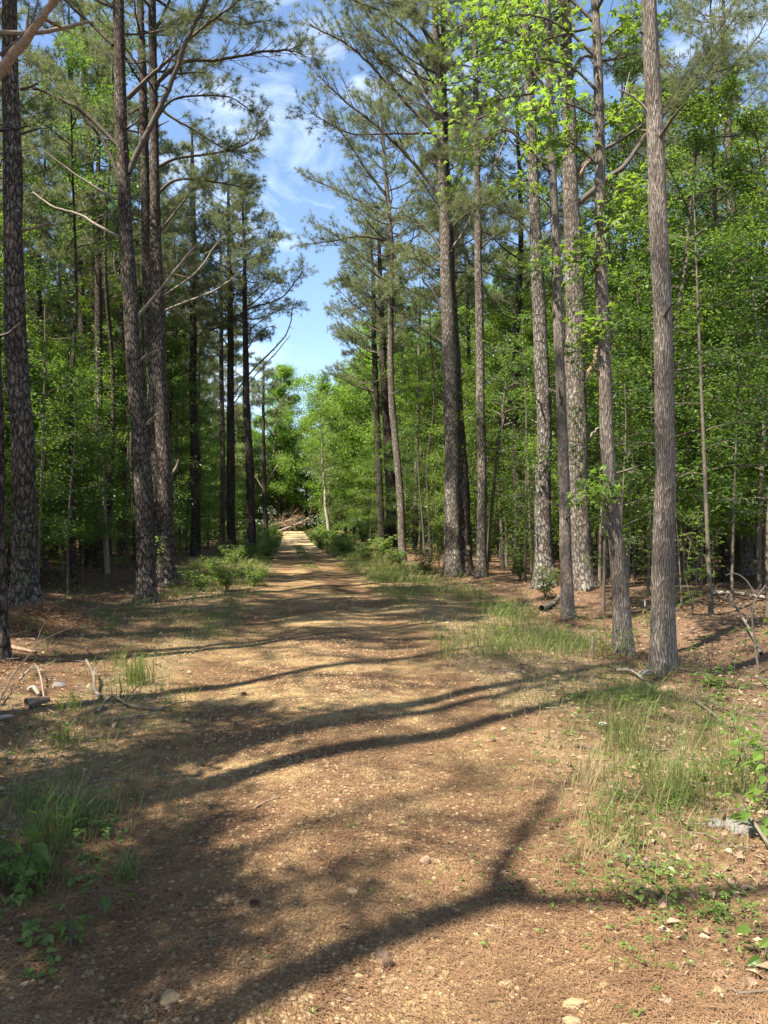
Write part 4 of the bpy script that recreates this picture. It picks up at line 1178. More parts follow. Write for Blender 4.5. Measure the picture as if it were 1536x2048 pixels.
# pine straw
b = Buf()
def straw(n, y0, y1, xa, xb, wd, ln, power, cond=None):
    x, y = scatter(n, y0, y1, xa, xb, rng, power)
    if cond is not None:
        m = cond(x, y); x, y = x[m], y[m]
    n = len(x)
    c = on_ground(x, y, .004 + .014 * rng.random(n))
    a = rng.random(n) * 6.28
    l = (ln * (.55 + .6 * rng.random(n)))[:, None]
    d = np.stack([np.cos(a), np.sin(a), rng.normal(size=n) * .06], -1)
    s_ = np.stack([-np.sin(a), np.cos(a), 0 * a], -1) * (wd * (1 + .12 * y))[:, None] * .5
    bow = np.stack([-np.sin(a), np.cos(a), 0 * a], -1) * l * rng.normal(size=(n, 1)) * .09 + np.array([0, 0, .006])
    v = np.stack([c - d * l * .5 - s_, c - d * l * .5 + s_, c + bow - s_, c + bow + s_, c + d * l * .5 - s_ * .4, c + d * l * .5 + s_ * .4], 1).reshape(-1, 3)
    i = np.arange(n)[:, None] * 6
    b.add(v, q=np.concatenate([i + [[0, 1, 3, 2]], i + [[2, 3, 5, 4]]]))
bare = lambda x, y: fbm(x * .9 + 3, y * .9 + 8, 3) + .26 > RNG.random(len(x)) * .5
wide = (lambda y: -.55 * y - .4, lambda y: .55 * y + .4)
straw(85000, 1.9, 6.5, *wide, .0014, .15, 1.35, bare)
straw(26000, 6, 14, *wide, .0014, .16, 1.2, bare)
straw(16000, 7, 14, lambda y: -.55 * y, lambda y: -2.9 + 0 * y, .002, .17, 1.0)
for x_, y_ in ((-4.08, 8.1), (-5.59, 12), (-4.92, 15.9), (-5.35, 18.9), (2.92, 8.06), (2.89, 9.3), (3.0, 12.6), (4.23, 16.4), (3.55, 17.0)):
    n = 420                                    # straw drifted against the trunks
    a = rng.random(n) * 6.28; r = .16 + .5 * rng.random(n) ** 1.4
    c = on_ground(x_ + r * np.cos(a), y_ + r * np.sin(a), .01 + .05 * rng.random(n) * (.7 - r))
    d = nrm(rng.normal(size=(n, 3)) * [1, 1, .35]); s_ = nrm(np.cross(d, rng.normal(size=(n, 3)))) * .002
    v = np.stack([c - s_, c + s_, c + d * .16 + s_ * .5, c + d * .16 - s_ * .5], 1).reshape(-1, 3)
    b.add(v, q=np.arange(len(v)).reshape(-1, 4))
tag(b.obj('pine_straw', M_STRAW), 'reddish brown fallen pine needles strewn over the track and woodland floor', 'pine needles', kind='stuff')
b = Buf()                                      # heaped straw on the left mound
n = 5000
a = rng.random(n) * 6.28; r = np.sqrt(rng.random(n))
x = -4.95 + .95 * r * np.cos(a); y = 10.9 + 1.1 * r * np.sin(a)
c = on_ground(x, y, 0) + np.stack([0 * x, 0 * x, .16 * rng.random(n) * (1 - r)], -1)
d = nrm(rng.normal(size=(n, 3)) * [1, 1, .5]); l = .2
s_ = nrm(np.cross(d, rng.normal(size=(n, 3)))) * .0028
v = np.stack([c - s_, c + s_, c + d * l * .5 + s_, c + d * l * .5 - s_, ], 1).reshape(-1, 3)
b.add(v, q=np.arange(len(v)).reshape(-1, 4))
tag(b.obj('straw_heap', M_STRAW), 'heap of red brown pine straw in front of the large plated pine', 'straw heap')

b = Buf(); b2 = Buf()                           # dead leaves, bark chips and twigs over the woodland floor and verges
n = 34000
y = 2.2 + 30 * rng.random(n) ** 1.7; x = (rng.random(n) * 2 - 1) * (.56 * y + .5)
m = (road_d(x, y) > .8 + .5 * rng.random(n))
x, y = x[m], y[m]; n = len(x)
b.leaves(on_ground(x, y, .006 + .02 * rng.random(n)), rng.normal(size=(n, 3)) * [1, 1, .25], nrm(np.array([0, 0, 1.0]) + rng.normal(size=(n, 3)) * .45), (.02 + .05 * rng.random(n) ** 2) * (1 + .02 * y), .5, .12)
n = 5200
y = 2.5 + 32 * rng.random(n) ** 1.5; x = (rng.random(n) * 2 - 1) * (.56 * y + .5)
m = (road_d(x, y) > .85 + .4 * rng.random(n))
for xx, yy in zip(x[m], y[m]):
    a_ = rng.random() * 6.28; l_ = (.06 + .5 * rng.random() ** 2.5) * min(1, .25 + yy / 11)
    d_ = np.array([math.cos(a_), math.sin(a_), .12 * rng.normal()])
    c_ = np.array([xx, yy, float(top_h(xx, yy)) + .012])
    b2.tube(np.array([c_ - d_ * l_ * .5, c_ + rng.normal(size=3) * l_ * .05 + [0, 0, .01], c_ + d_ * l_ * .5]), [.002 + .009 * l_, .002 + .007 * l_, .0015], 4)
tag(b.obj('leaf_litter', M_DEADLEAF), 'small dead leaves and bark chips strewn over the woodland floor and verges', 'leaf litter', kind='stuff')
tag(b2.obj('twig_litter', M_DEADGREY), 'small fallen twigs strewn over the woodland floor and verges', 'twigs', kind='stuff')

# gravel
ICO = np.array([[0, 0, 1], [.894, 0, .447], [.276, .851, .447], [-.724, .526, .447], [-.724, -.526, .447], [.276, -.851, .447],
                [.724, .526, -.447], [-.276, .851, -.447], [-.894, 0, -.447], [-.276, -.851, -.447], [.724, -.526, -.447], [0, 0, -1]])
ICF = np.array([[0, 1, 2], [0, 2, 3], [0, 3, 4], [0, 4, 5], [0, 5, 1], [1, 6, 2], [2, 7, 3], [3, 8, 4], [4, 9, 5], [5, 10, 1],
                [2, 6, 7], [3, 7, 8], [4, 8, 9], [5, 9, 10], [1, 10, 6], [6, 11, 7], [7, 11, 8], [8, 11, 9], [9, 11, 10], [10, 11, 6]])
b = Buf()
n = 30000
y = 1.9 + 15 * rng.random(n) ** 2.0
lat = rng.normal(size=n) * .5
x = road_x(y) + lat * road_w(y)
m = (fbm(x * .9 + 3, y * .9 + 8, 3) < .10 + .12 * rng.random(n)) & (np.abs(lat) < 1.15)
x, y = x[m], y[m]; n = len(x)
s_ = (.003 + .0085 * rng.random(n) ** 2.6) * (1 + .03 * y)
v = ICO[None] * (1 + .35 * rng.normal(size=(n, 12, 1)).clip(-1.5, 1.5) * .6) * np.stack([s_ * (.8 + .6 * rng.random(n)), s_ * (.8 + .6 * rng.random(n)), s_ * (.5 + .4 * rng.random(n))], -1)[:, None]
a = rng.random(n) * 6.28; ca, sa = np.cos(a)[:, None], np.sin(a)[:, None]
v = np.stack([v[..., 0] * ca - v[..., 1] * sa, v[..., 0] * sa + v[..., 1] * ca, v[..., 2]], -1) + on_ground(x, y, .004)[:, None]
b.add(v.reshape(-1, 3), t=(np.arange(n)[:, None, None] * 12 + ICF[None]).reshape(-1, 3))
tag(b.obj('gravel', M_STONE), 'fine tan gravel scattered over the bare parts of the track', 'gravel', kind='stuff')


# ------------------------------------------------------------------ single small things
def rock_buf(size, rng, k=(1, 1, .65)):
    b = Buf()
    v, f = ICO.copy(), ICF.copy()
    for _ in range(2):                          # split each face in four
        ed = {}; vl = [tuple(p) for p in v]; nf = []
        def mid(a_, c_):
            key = (min(a_, c_), max(a_, c_))
            if key not in ed:
                q = nrm(np.array(vl[a_]) + np.array(vl[c_])); ed[key] = len(vl); vl.append(tuple(q))
            return ed[key]
        for a_, c_, e_ in f:
            p, q, r_ = mid(a_, c_), mid(c_, e_), mid(e_, a_)
            nf += [(a_, p, r_), (c_, q, p), (e_, r_, q), (p, q, r_)]
        v, f = np.array(vl), np.array(nf)
    for _ in range(9):                          # flat broken faces
        d = nrm(rng.normal(size=3)); h = .62 + .25 * rng.random()
        t = v @ d
        v = v - np.maximum(t - h, 0)[:, None] * d
    v = v * (1 + .05 * rng.normal(size=(len(v), 1))) * size * np.array(k)
    b.add(v, t=f)
    return b


rng = np.random.default_rng(31)
stones = [(790, 1905), (845, 1905), (1187, 1908), (1145, 1990), (1137, 2025), (860, 1940), (890, 1942), (935, 1778), (705, 1790), (820, 1798), (440, 1795), (535, 1640), (1070, 1702),
          (985, 1725), (340, 1990), (375, 1435), (1010, 1955), (1205, 1955), (1165, 1770), (690, 1860), (775, 1985), (610, 2005), (185, 1925), (1065, 1748), (1432, 1976)]
protos = [rock_buf(1, rng).mesh('stone', M_STONE) for _ in range(4)]
for i, (px_, py_) in enumerate(stones):
    g = G(px_, py_); s_ = .013 + .014 * rng.random()
    if py_ in (1990, 2025): s_ = .036
    o = link('stone', protos[i % 4]); o.location = g + [0, 0, s_ * .25]; o.scale = (s_ * 1.25, s_, s_ * .85); o.rotation_euler = (.2, .1, rng.random() * 6)
    if i == 3: tag(o, 'reddish tan stone, upper of the two big stones at the bottom edge of the track', 'stone')
    elif i == 4: tag(o, 'pale tan stone, lower of the two big stones at the bottom edge of the track', 'stone')
    else: tag(o, 'small pale tan stone lying loose on the gravel of the track', 'stone', 'loose stones on the track')
for (px_, py_, s_, lb) in ((1424, 1648, .06, 'grey angular rock half sunk among dry stalks on the right verge'), (1485, 1660, .085, 'weathered grey rock beside the slanting stick at the right edge'),
                           (1310, 1590, .035, 'small grey stone among the ground cover on the right'), (1290, 1352, .075, 'flat pale rock in the grass before the tall bare trunk'),
                           (118, 1378, .07, 'pale flat stone lying beside the twig pile on the left'), (1325, 1375, .08, 'whitish stone lit by the sun just right of the flat pale rock')):
    g = G(px_, py_); o = rock_buf(1, rng).obj('rock', M_GREYSTONE if s_ != .08 else M_STONE)
    o.location = g + [0, 0, s_ * .15]; o.scale = (s_ * 1.2, s_, s_ * .75); o.rotation_euler = (.1, .15, rng.random() * 6)
    tag(o, lb, 'rock')

# pine cones: overlapping scales round a core
cb = Buf(); rngc = np.random.default_rng(8)
pp, dd2 = [], []
for k_ in range(90):
    t = k_ / 90; a = k_ * 2.4; r = .017 * math.sin(math.pi * (.15 + .8 * t)) + .004
    pp.append([r * math.cos(a) * .4, r * math.sin(a) * .4, -.028 + .056 * t]); dd2.append([math.cos(a), math.sin(a), .55])
cb.leaves(np.array(pp), np.array(dd2), np.tile([0, 0, 1.0], (90, 1)), .026, .8, -.05)
cb.tube([[0, 0, -.03], [0, 0, 0], [0, 0, .03]], [.003, .005, .002], 6)
cone_me = cb.mesh('pine_cone', M_CONE)
for i, (px_, py_) in enumerate([(768, 1922), (775, 1938), (848, 1725), (510, 1815), (1532, 1915), (487, 1386)]):
    o = link('pine_cone', cone_me); g = G(px_, py_); o.location = g + [0, 0, .012]; o.rotation_euler = (1.45, rngc.random() * .4, rngc.random() * 6)
    s_ = .75 + .25 * rngc.random(); o.scale = (s_, s_, s_)
    if i < 2: tag(o, 'open pine cone, one of two touching at the foot of the track', 'pine cone', 'touching pine cones')
    else: tag(o, 'dark brown pine cone lying alone on the straw covered track', 'pine cone', 'pine cones on the track')

# dead leaves
b0 = Buf()
for k_ in range(3):
    pass
dl = Buf(); dl.stars(np.array([[0, 0, .004]]), np.array([[1, 0, .1]]), np.array([[0, .1, 1.0]]), .07)
dme = dl.mesh('dead_leaf', M_DEADLEAF)
for i in range(46):
    if i < 26: px_, py_ = 250 + 950 * rngc.random(), 1450 + 580 * rngc.random()
    else: px_, py_ = 1150 + 380 * rngc.random(), 1350 + 650 * rngc.random()
    o = link('dead_leaf', dme); o.location = G(px_, py_) + [0, 0, .008]; o.rotation_euler = (rngc.normal() * .3, rngc.normal() * .3, rngc.random() * 6)
    s_ = .5 + .7 * rngc.random(); o.scale = (s_, s_, s_)
    tag(o, 'curled pale brown dead leaf lying on the needles near the viewer', 'dead leaf', 'dead leaves on the ground')


def stick(label, pts, r, mat, name='fallen_branch', cat='branch', group=None, twigs=4, seed=0, sides=9):
    """pts: photo pixels and height above the ground in metres"""
    rng = np.random.default_rng(seed)
    p = np.array([G(x, y) + [0, 0, h] for x, y, h in pts])
    b0 = p[0].copy()
    root = thing(name, label, cat, b0, group)
    c = curve(p, 6 * len(p)) - b0
    L = np.sum(np.linalg.norm(np.diff(c, axis=0), axis=1))
    b = Buf(); b.tube(c, np.linspace(r, r * .55, len(c)), sides, rough=.14)
    b.obj('wood', mat, root, True)
    if twigs:
        t = Buf()
        for k_ in range(twigs):
            i = int(len(c) * (.2 + .75 * rng.random())); i = min(i, len(c) - 2)
            d = nrm(nrm(c[i + 1] - c[i]) + rng.normal(size=3) * .7); d[2] = abs(d[2]) * .8
            l = L * (.12 + .25 * rng.random())
            t.tube(np.array([c[i], c[i] + d * l * .5 + rng.normal(size=3) * .04 * l, c[i] + d * l]), [r * .4, r * .3, r * .12], 5)
        t.obj('twig', mat, root, True)
    return root


stick('gnarled grey dead branch bent upright among the grass on the left verge', [(205, 1400, .02), (192, 1390, .05), (188, 1372, .12), (174, 1362, .2)], .02, M_DEADGREY, seed=1)
stick('forked weathered branch with pale tips reaching onto the track edge', [(195, 1430, .02), (225, 1405, .06), (260, 1415, .03), (300, 1420, .02), (330, 1420, .01)], .018, M_DEADGREY, seed=2, twigs=6)
stick('bleached straight stick lying below the forked branch at the track edge', [(225, 1444, .02), (270, 1436, .02), (305, 1430, .02), (322, 1428, .02)], .011, M_DEADGREY, seed=3, twigs=1)
stick('thin dark stick leaning out of the twig pile at the left edge', [(0, 1415, .03), (30, 1385, .1), (60, 1360, .2), (80, 1345, .28)], .008, M_LIMB, seed=4, twigs=3)
stick('pale curved twig arching over the twig pile at the left edge', [(40, 1380, .03), (72, 1368, .14), (84, 1385, .1), (90, 1402, .02)], .010, M_DEAD, seed=5, twigs=3)
stick('short sawn brown log piece in the twig pile at the left edge', [(55, 1418, .04), (78, 1414, .05), (100, 1410, .05)], .05, M_DEADBROWN, 'log', 'log', seed=6, twigs=0)
stick('grey log end poking in at the left edge below the twig pile', [(-30, 1452, .04), (0, 1449, .05), (28, 1445, .05)], .03, M_DEAD, 'log', 'log', seed=7, twigs=0)
stick('splintered stub of white wood standing in the twig pile', [(62, 1392, .02), (70, 1395, .06), (80, 1400, .03)], .03, M_DEAD, seed=8, twigs=4)
stick('brown fallen branch lying in front of the straw heap', [(18, 1322, .03), (45, 1325, .03), (75, 1326, .03)], .03, M_DEADBROWN, seed=9, twigs=1)
stick('long pale fallen log lying on the shaded floor of the right woods', [(1420, 1205, .06), (1470, 1209, .08), (1530, 1216, .08), (1600, 1222, .08)], .05, M_DEAD, 'fallen_log', 'log', seed=10, twigs=1)
stick('short pale log lying at the foot of the thin straight trunk', [(1082, 1217, .05), (1105, 1208, .05), (1124, 1198, .05)], .06, M_DEAD, 'fallen_log', 'log', seed=11, twigs=1)
stick('dark leaning dead branch propped in the right woods', [(1520, 1300, .02), (1495, 1275, .16), (1465, 1250, .25), (1435, 1232, .35)], .022, M_DEADGREY, seed=12, twigs=3)
stick('crooked upright bare branch at the right edge with spreading arms', [(1516, 1330, .02), (1508, 1330, .35), (1504, 1330, .75), (1530, 1330, 1.0)], .013, M_DEADGREY, seed=13, twigs=5)
stick('arched pale bare branch curving behind the leafy sapling on the right', [(1505, 1250, .45), (1490, 1250, .62), (1470, 1250, .72), (1450, 1250, .7)], .014, M_DEAD, seed=14, twigs=3)
stick('weathered stick slanting across the rocks at the right edge', [(1545, 1720, .03), (1520, 1690, .06), (1490, 1660, .10), (1480, 1650, .12)], .011, M_DEADGREY, seed=15, twigs=0)
stick('mossy pale fallen branch in the grass before the tall bare trunk', [(1235, 1345, .04), (1265, 1352, .05), (1300, 1372, .03)], .026, M_DEAD, seed=16, twigs=3)
stick('long pale half-buried branch right of the sunlit grass patch', [(1385, 1395, .03), (1420, 1425, .04), (1460, 1460, .02)], .018, M_DEADGREY, seed=17, twigs=2)
stick('short dark stick on the shaded ground by the right edge of the track', [(1135, 1396, .02), (1155, 1394, .02), (1172, 1390, .03)], .016, M_LIMB, seed=18, twigs=1)
stick('thin straw coloured twig lying across the near right part of the track', [(970, 1840, .01), (1000, 1845, .01), (1024, 1850, .01)], .005, M_DEAD, seed=19, twigs=0)
stick('broken grey stub standing in the grass before the leaning sweetgum', [(1184, 1305, 0), (1184, 1305, .1), (1185, 1305, .2)], .022, M_DEAD, seed=20, twigs=0)
stick('small flat dark stick on the gravel near the left shadow bands', [(448, 1450, .012), (460, 1447, .012), (470, 1443, .012)], .010, M_DEADBROWN, seed=22, twigs=0)
stick('splintered yellow wood sliver on the gravel in the middle of the track', [(505, 1622, .012), (530, 1608, .012), (560, 1600, .012)], .008, M_DEADBROWN, seed=23, twigs=1)

# two fallen trees across the far end of the track
def log3(label, a, c, D, r, seed, name='fallen_tree'):
    p0, p1 = P(*a, D), P(*c, D + 2)
    root = thing(name, label, 'fallen tree', p0)
    rng = np.random.default_rng(seed)
    q = curve([p0, (p0 + p1) / 2 + [0, 0, -.05], p1], 14) - p0
    b = Buf(); b.tube(q, np.linspace(r, r * .6, 14), 10, rough=.1)
    b.obj('trunk', M_DEAD, root, True)
    t = Buf()
    for k_ in range(24):
        i = int(4 + 10 * rng.random()); i = min(i, 13)
        d = nrm(rng.normal(size=3) * [1, 1, .8] + [.3, 0, .55]); l = .6 + 1.9 * rng.random()
        m_ = q[i] + d * l * .5
        t.tube(np.array([q[i], m_, q[i] + d * l + [0, 0, -.12 * l]]), [.035, .022, .008], 4)
        for _ in range(3):
            d2 = nrm(d + rng.normal(size=3) * .7); t.tube(np.array([m_, m_ + d2 * l * .5]), [.014, .006], 3)
    t.obj('dead_crown', M_DEADBROWN, root)
    OCC.append((p0[0], p0[1], 3))
log3('upper bleached fallen tree leaning across the far end of the track', (533, 1054), (590, 1036), 89, .12, 1)
log3('lower bleached fallen tree lying across the far end of the track', (552, 1064), (618, 1037), 87, .12, 2)
log3('thin fallen stem between the two bleached fallen trees at the track end', (558, 1052), (585, 1047), 91, .07, 3)


def leafy_plant(label, px_, py_, h, nst, nlf, ls, mat, star=True, spread=.3, name='leafy_plant', cat='plant', seed=0, group=None, bare=.3, D=None, stem=.004):
    rng = np.random.default_rng(4000 + seed)
    g = G(px_, py_)
    root = thing(name, label, cat, g, group)
    sb, lb = Buf(), Buf()
    for k_ in range(nst):
        a = rng.random() * 6.28; d = np.array([math.cos(a), math.sin(a), 0]) * spread * (0 if nst == 1 else 1) * (.3 + .7 * rng.random())
        hh = h * (.65 + .4 * rng.random()) if k_ else h
        u_ = np.linspace(0, 1, 6)[:, None]
        q = d * h * u_ ** 1.3 + np.array([0, 0, hh]) * u_ + rng.normal(size=(6, 3)) * .02 * h * u_
        sb.tube(q, np.linspace(stem, stem * .4, 6), 5)
        s = bare + (1 - bare) * rng.random(nlf) ** .8
        f = np.clip(s * 5, 0, 4.999); i = f.astype(int); fr = (f - i)[:, None]
        o = q[i] * (1 - fr) + q[i + 1] * fr
        az = np.arange(nlf) * 2.4 + rng.normal(size=nlf) * .4
        ld = np.stack([np.cos(az), np.sin(az), -.1 + .35 * rng.random(nlf)], -1)
        pet = ls * (.4 + 1.1 * rng.random(nlf))[:, None]
        sz = ls * (.6 + .6 * rng.random(nlf))
        for a_, c_ in zip(o, o + ld * pet): sb.tube(np.array([a_, c_]), [stem * .3, stem * .25], 3, cap=False)
        up = nrm(np.array([0, 0, 1.0]) + rng.normal(size=(nlf, 3)) * .3)
        (lb.stars if star else lb.ovals)(o + ld * pet, ld - np.array([0, 0, .25]), up, sz)
    sb.obj('stem', M_SMOOTH, root, True)
    lb.obj('foliage', mat, root)
    return root


def shrub(label, px_, py_, h, R, n, ls, mat, seed, star=True, group=None, name='shrub'):
    """bushy clump of leafy stems"""
    return leafy_plant(label, px_, py_, h, n, 26, ls, mat, star, R / h, name, 'shrub', seed, group, .2, stem=.006)


# left side
leafy_plant('broad-leaved green seedling standing at the left edge of the foreground', 22, 1770, .34, 3, 12, .085, M_LEAF, False, .15, seed=1)
leafy_plant('low sprig with two dark spreading leaves on the straw at lower left', 205, 1815, .12, 1, 5, .07, M_LEAF_DARK, False, seed=2, bare=.6)
leafy_plant('small feathery green weed on the straw at lower left', 145, 1885, .13, 3, 9, .035, M_LEAF, False, .4, seed=3)
leafy_plant('bright leafed little weed standing before the twig pile', 90, 1460, .16, 1, 8, .045, M_LEAF_LIGHT, False, seed=4)
leafy_plant('slim pale green weed beside the bare patch on the left verge', 122, 1500, .2, 2, 9, .04, M_LEAF_LIGHT, False, .2, seed=5)
shrub('bright yellow-green leafy bush on the left verge, nearest the track', 455, 1182, .78, .5, 16, .11, M_LEAF_LIGHT, 6)
shrub('lower leafy bush to the left of the bright verge bush', 400, 1180, .52, .4, 12, .10, M_LEAF_LIGHT, 7)
shrub('small bright bush at the right end of the left verge clump', 510, 1172, .55, .4, 12, .10, M_LEAF_LIGHT, 8)
shrub('tall leafy sprouts behind the bright verge bush on the left', 470, 1140, .8, .6, 14, .11, M_LEAF, 9)
shrub('leafy bush hugging the foot of the straight dark pine by the track', 535, 1118, .9, .6, 14, .13, M_LEAF_LIGHT, 10)
shrub('leafy bush beyond the straight dark pine on the far left verge', 548, 1098, 1.0, .8, 16, .15, M_LEAF_LIGHT, 11)
leafy_plant('thin sprouts with pale leaves in front of the large plated left pine', 50, 1262, 1.55, 3, 22, .06, M_LEAF, False, .25, 'sapling', 'sapling', 12, bare=.15)
leafy_plant('small leafy sapling shooting up between the plated pines on the left', 322, 1195, 1.4, 2, 18, .075, M_LEAF_LIGHT, False, .1, 'sapling', 'sapling', 13, bare=.5)
leafy_plant('slender sapling with sparse leaves in the shade behind the straw heap', 130, 1190, 1.7, 3, 24, .07, M_LEAF, False, .35, 'sapling', 'sapling', 14, bare=.25)
leafy_plant('low sprig of pale leaves near the straw heap and grass', 222, 1275, .3, 3, 10, .05, M_LEAF_LIGHT, False, .5, seed=15)
leafy_plant('weed with drooping pale blades before the forked-limbed pine', 190, 1268, .28, 3, 9, .05, M_LEAF, False, .4, seed=16)
# right side
shrub('leafy bush at the foot of the pale birch-like stem on the far right verge', 640, 1098, 1.0, .8, 18, .15, M_LEAF_LIGHT, 20)
shrub('sunlit leafy bush on the right verge left of the far trunks', 690, 1112, 1.0, .8, 18, .14, M_LEAF_LIGHT, 21)
shrub('leafy bush in front of the far right trunks', 735, 1124, .9, .7, 16, .13, M_LEAF, 22)
shrub('tall sprouting bush between the far right trunks and the verge', 725, 1105, 1.7, .6, 14, .14, M_LEAF_LIGHT, 23)
shrub('low green bush at the foot of the pale slanting pine', 800, 1132, .7, .6, 14, .12, M_LEAF, 24)
shrub('leafy bush on the verge before the twin pines', 850, 1150, .8, .6, 16, .11, M_LEAF, 25)
shrub('bright leafy sapling left of the twin pines', 878, 1135, 1.9, .5, 12, .12, M_LEAF_LIGHT, 26)
shrub('leafy bush in the light between the slim even pine and the lichen-patched one', 1040, 1165, 1.2, .6, 16, .10, M_LEAF_LIGHT, 27)
shrub('small bush growing against the foot of the lichen-patched pine', 1090, 1200, .7, .35, 10, .09, M_LEAF, 28)
leafy_plant('bright star-leaved sapling just right of the tall bare trunk', 1385, 1235, 1.75, 3, 30, .12, M_LEAF_LIGHT, True, .22, 'sapling', 'sapling', 29, bare=.12, stem=.009)
leafy_plant('star-leaved sapling with a leafy top right of the other bright sapling', 1425, 1215, 1.45, 2, 22, .12, M_LEAF_LIGHT, True, .15, 'sapling', 'sapling', 30, bare=.45, stem=.009)
leafy_plant('small bright sapling left of the tall bare trunk', 1292, 1220, 1.2, 2, 18, .10, M_LEAF_LIGHT, True, .25, 'sapling', 'sapling', 31, bare=.45)
leafy_plant('young leafy sprig growing at the foot of the tall bare trunk', 1318, 1352, .52, 2, 10, .06, M_LEAF_LIGHT, True, .1, seed=32, bare=.7)
leafy_plant('thin bright weed beside the foot of the leaning sweetgum', 1215, 1318, .55, 3, 12, .05, M_LEAF_LIGHT, False, .3, seed=33, bare=.2)
leafy_plant('feathery weed against the base of the leaning sweetgum', 1252, 1330, .45, 3, 18, .05, M_LEAF, False, .2, seed=34, bare=.3)
leafy_plant('leafy weed in the shaded grass by the right edge of the track', 1000, 1292, .3, 4, 10, .06, M_LEAF, False, .6, seed=35)
leafy_plant('bright maple-leaved seedling in the sun at the right edge of the foreground', 1490, 1600, .36, 2, 12, .085, M_LEAF_LIGHT, True, .2, seed=36, bare=.4)
leafy_plant('tall darker leafy plant behind the bright maple-leaved seedling', 1478, 1545, .4, 2, 14, .09, M_LEAF, True, .15, seed=37, bare=.3)
leafy_plant('leafy plant cut by the right photo edge above the rocks', 1530, 1620, .42, 3, 14, .075, M_LEAF_LIGHT, False, .4, seed=38, bare=.2)
leafy_plant('low leafy plant at the right edge just above the slanting stick', 1512, 1665, .2, 3, 9, .07, M_LEAF_LIGHT, False, .7, seed=39)
leafy_plant('bright star-leaved seedling lit at the edge of the right wood shade', 1465, 1372, .42, 2, 9, .07, M_LEAF_LIGHT, True, .4, seed=40, bare=.5)
leafy_plant('pale stemmed seedling in the shade right of the tall bare trunk', 1420, 1335, .5, 2, 9, .06, M_LEAF, True, .3, seed=41, bare=.4)
leafy_plant('wide dark leaved plant cut by the lower right photo edge', 1530, 1935, .14, 2, 6, .06, M_LEAF, False, .5, seed=42)
leafy_plant('patch of heart-leaved sprouts at the edge of the near right ground cover', 1255, 1735, .08, 7, 3, .04, M_COVER, False, 2.4, seed=43, bare=.5)
leafy_plant('second cluster of leafy sprouts below the heart-leaved patch on the right', 1330, 1790, .07, 7, 3, .034, M_COVER, False, 2.6, seed=44, bare=.5)
leafy_plant('little two-leaved sprout on the gravel near the middle of the track', 735, 1790, .03, 1, 4, .022, M_LEAF_LIGHT, False, seed=45)


SH = [shrub('leafy bush', 300, 1500, .9, .6, 15, .13, (M_LEAF_LIGHT, M_LEAF, M_LEAF_LIGHT)[i], 60 + i) for i in range(3)]
rng = np.random.default_rng(91)
vs_ = []
for i in range(44):
    yy = 24 + 62 * rng.random(); sd_ = 1 if i % 5 < 3 else -1
    vs_.append((float(road_x(yy) + sd_ * road_w(yy) * (1.45 + 1.3 * rng.random())), float(yy)))
plant(SH, vs_, ('leafy green bush among the many lining the left verge farther along', 'leafy green bush among the many lining the right verge farther along'),
      ('bushes lining the left verge', 'bushes lining the right verge'), rng, (.7, 1.5))


SD = [leafy_plant('small leafy seedling', 300, 1400, (.32, .5, .24)[i], (2, 2, 3)[i], (9, 12, 7)[i], (.06, .065, .05)[i], (M_LEAF, M_LEAF_LIGHT, M_LEAF)[i], i == 1, .35, 'seedling', 'seedling', 70 + i, bare=.3) for i in range(3)]
sd_l = [p for p in S.pick(46, 9, 26, *LFT, lambda y: 3.2, .35)]
sd_r = [p for p in S.pick(64, 9, 26, *RGT, lambda y: 3.0, .35)]
plant(SD, sd_l + sd_r, ('small leafy seedling rising from the needle litter of the left woods', 'small leafy seedling rising from the needle litter of the right woods'),
      ('seedlings on the left woodland floor', 'seedlings on the right woodland floor'), rng, (.7, 1.4))


def tuft(label, px_, py_, h, n, R, mat=M_GRASS, lean=1.0, seed=0, wd=.005):
    rng = np.random.default_rng(5000 + seed)
    g = G(px_, py_)
    b = Buf(); a = rng.random(n) * 6.28; r = R * np.sqrt(rng.random(n))
    b.blades(np.stack([r * np.cos(a), r * np.sin(a), 0 * a], -1), h * (.5 + .6 * rng.random(n)), lean, wd, rng)
    o = b.obj('grass_tuft', mat); o.location = g
    return tag(o, label, 'grass tuft')


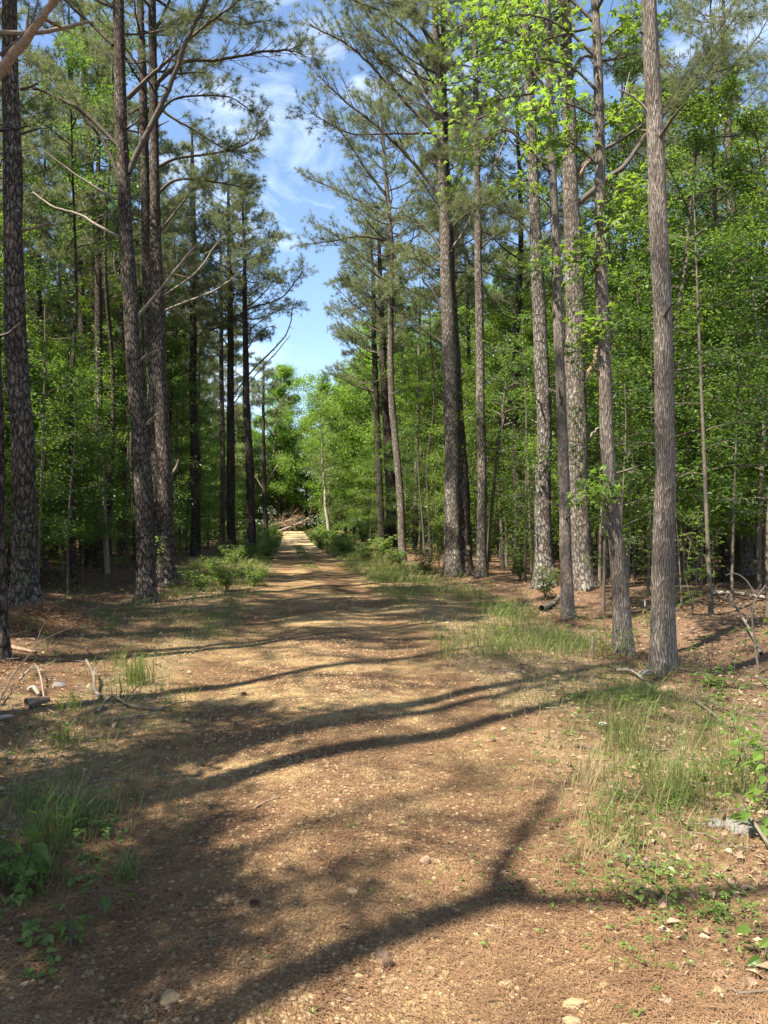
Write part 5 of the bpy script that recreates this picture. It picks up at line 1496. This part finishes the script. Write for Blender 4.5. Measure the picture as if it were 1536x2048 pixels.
tuft('tall dark grass tuft with pale bent stalks in the left foreground shade', 100, 1690, .42, 70, .12, seed=1)
tuft('small drooping grass tuft on the straw at the left edge of the track', 255, 1745, .16, 60, .05, lean=1.5, seed=2)
tuft('bright green grass tuft lit by the sun beside the gnarled branch', 282, 1368, .36, 110, .14, lean=.6, seed=3)
tuft('thin bright grass tuft just left of the sunlit one on the left verge', 240, 1335, .3, 30, .08, lean=.4, seed=4)
tuft('shaded grass tuft in front of the twig pile on the left verge', 140, 1420, .22, 60, .12, seed=5)
tuft('wispy grass tuft at the shaded right edge of the track, left of the pair', 895, 1318, .34, 45, .15, lean=.9, seed=6)
tuft('wide grass tuft at the shaded right edge of the track, right of the wispy one', 980, 1315, .3, 70, .25, lean=1.2, seed=7)
tuft('tall single grass spike standing on the shaded right part of the track edge', 1098, 1480, .55, 4, .02, M_GRASS, .25, 8)
tuft('tall arching grass clump in the middle of the right foreground verge', 1330, 1610, .55, 60, .15, M_GRASS, .8, 9, .004)
tuft('tall dry grass clump below the sunlit grass patch on the right', 1240, 1500, .5, 70, .14, M_GRASS, .5, 10, .004)
tuft('dense grass clump behind the seedlings at the right edge', 1440, 1580, .38, 60, .2, M_GRASS, .7, 11)
tuft('grass clump with thin leaning blades before the ground cover on the right', 1225, 1690, .34, 40, .12, M_GRASS, .8, 12, .004)
tuft('pale straw tuft flattened at the inner edge of the right verge', 1195, 1710, .14, 90, .12, M_GRASS_DRY, 1.6, 13, .003)

# the white scrap on the right verge
b = rock_buf(1, np.random.default_rng(3), (1, .8, .6)); o = b.obj('litter_scrap', M_WHITE)
o.location = G(1204, 1454) + [0, 0, .02]; o.scale = (.03, .025, .03); tag(o, 'small white scrap of litter on the shaded right verge', 'litter')
o = link('marker_stub', rock_buf(1, np.random.default_rng(4), (.35, .35, 1)).mesh('marker_stub', M_WHITE))
o.location = G(1289, 1212) + [0, 0, .08]; o.scale = (.06, .06, .08); tag(o, 'short pale stub standing on the forest floor left of the tall bare trunk', 'wood stub')
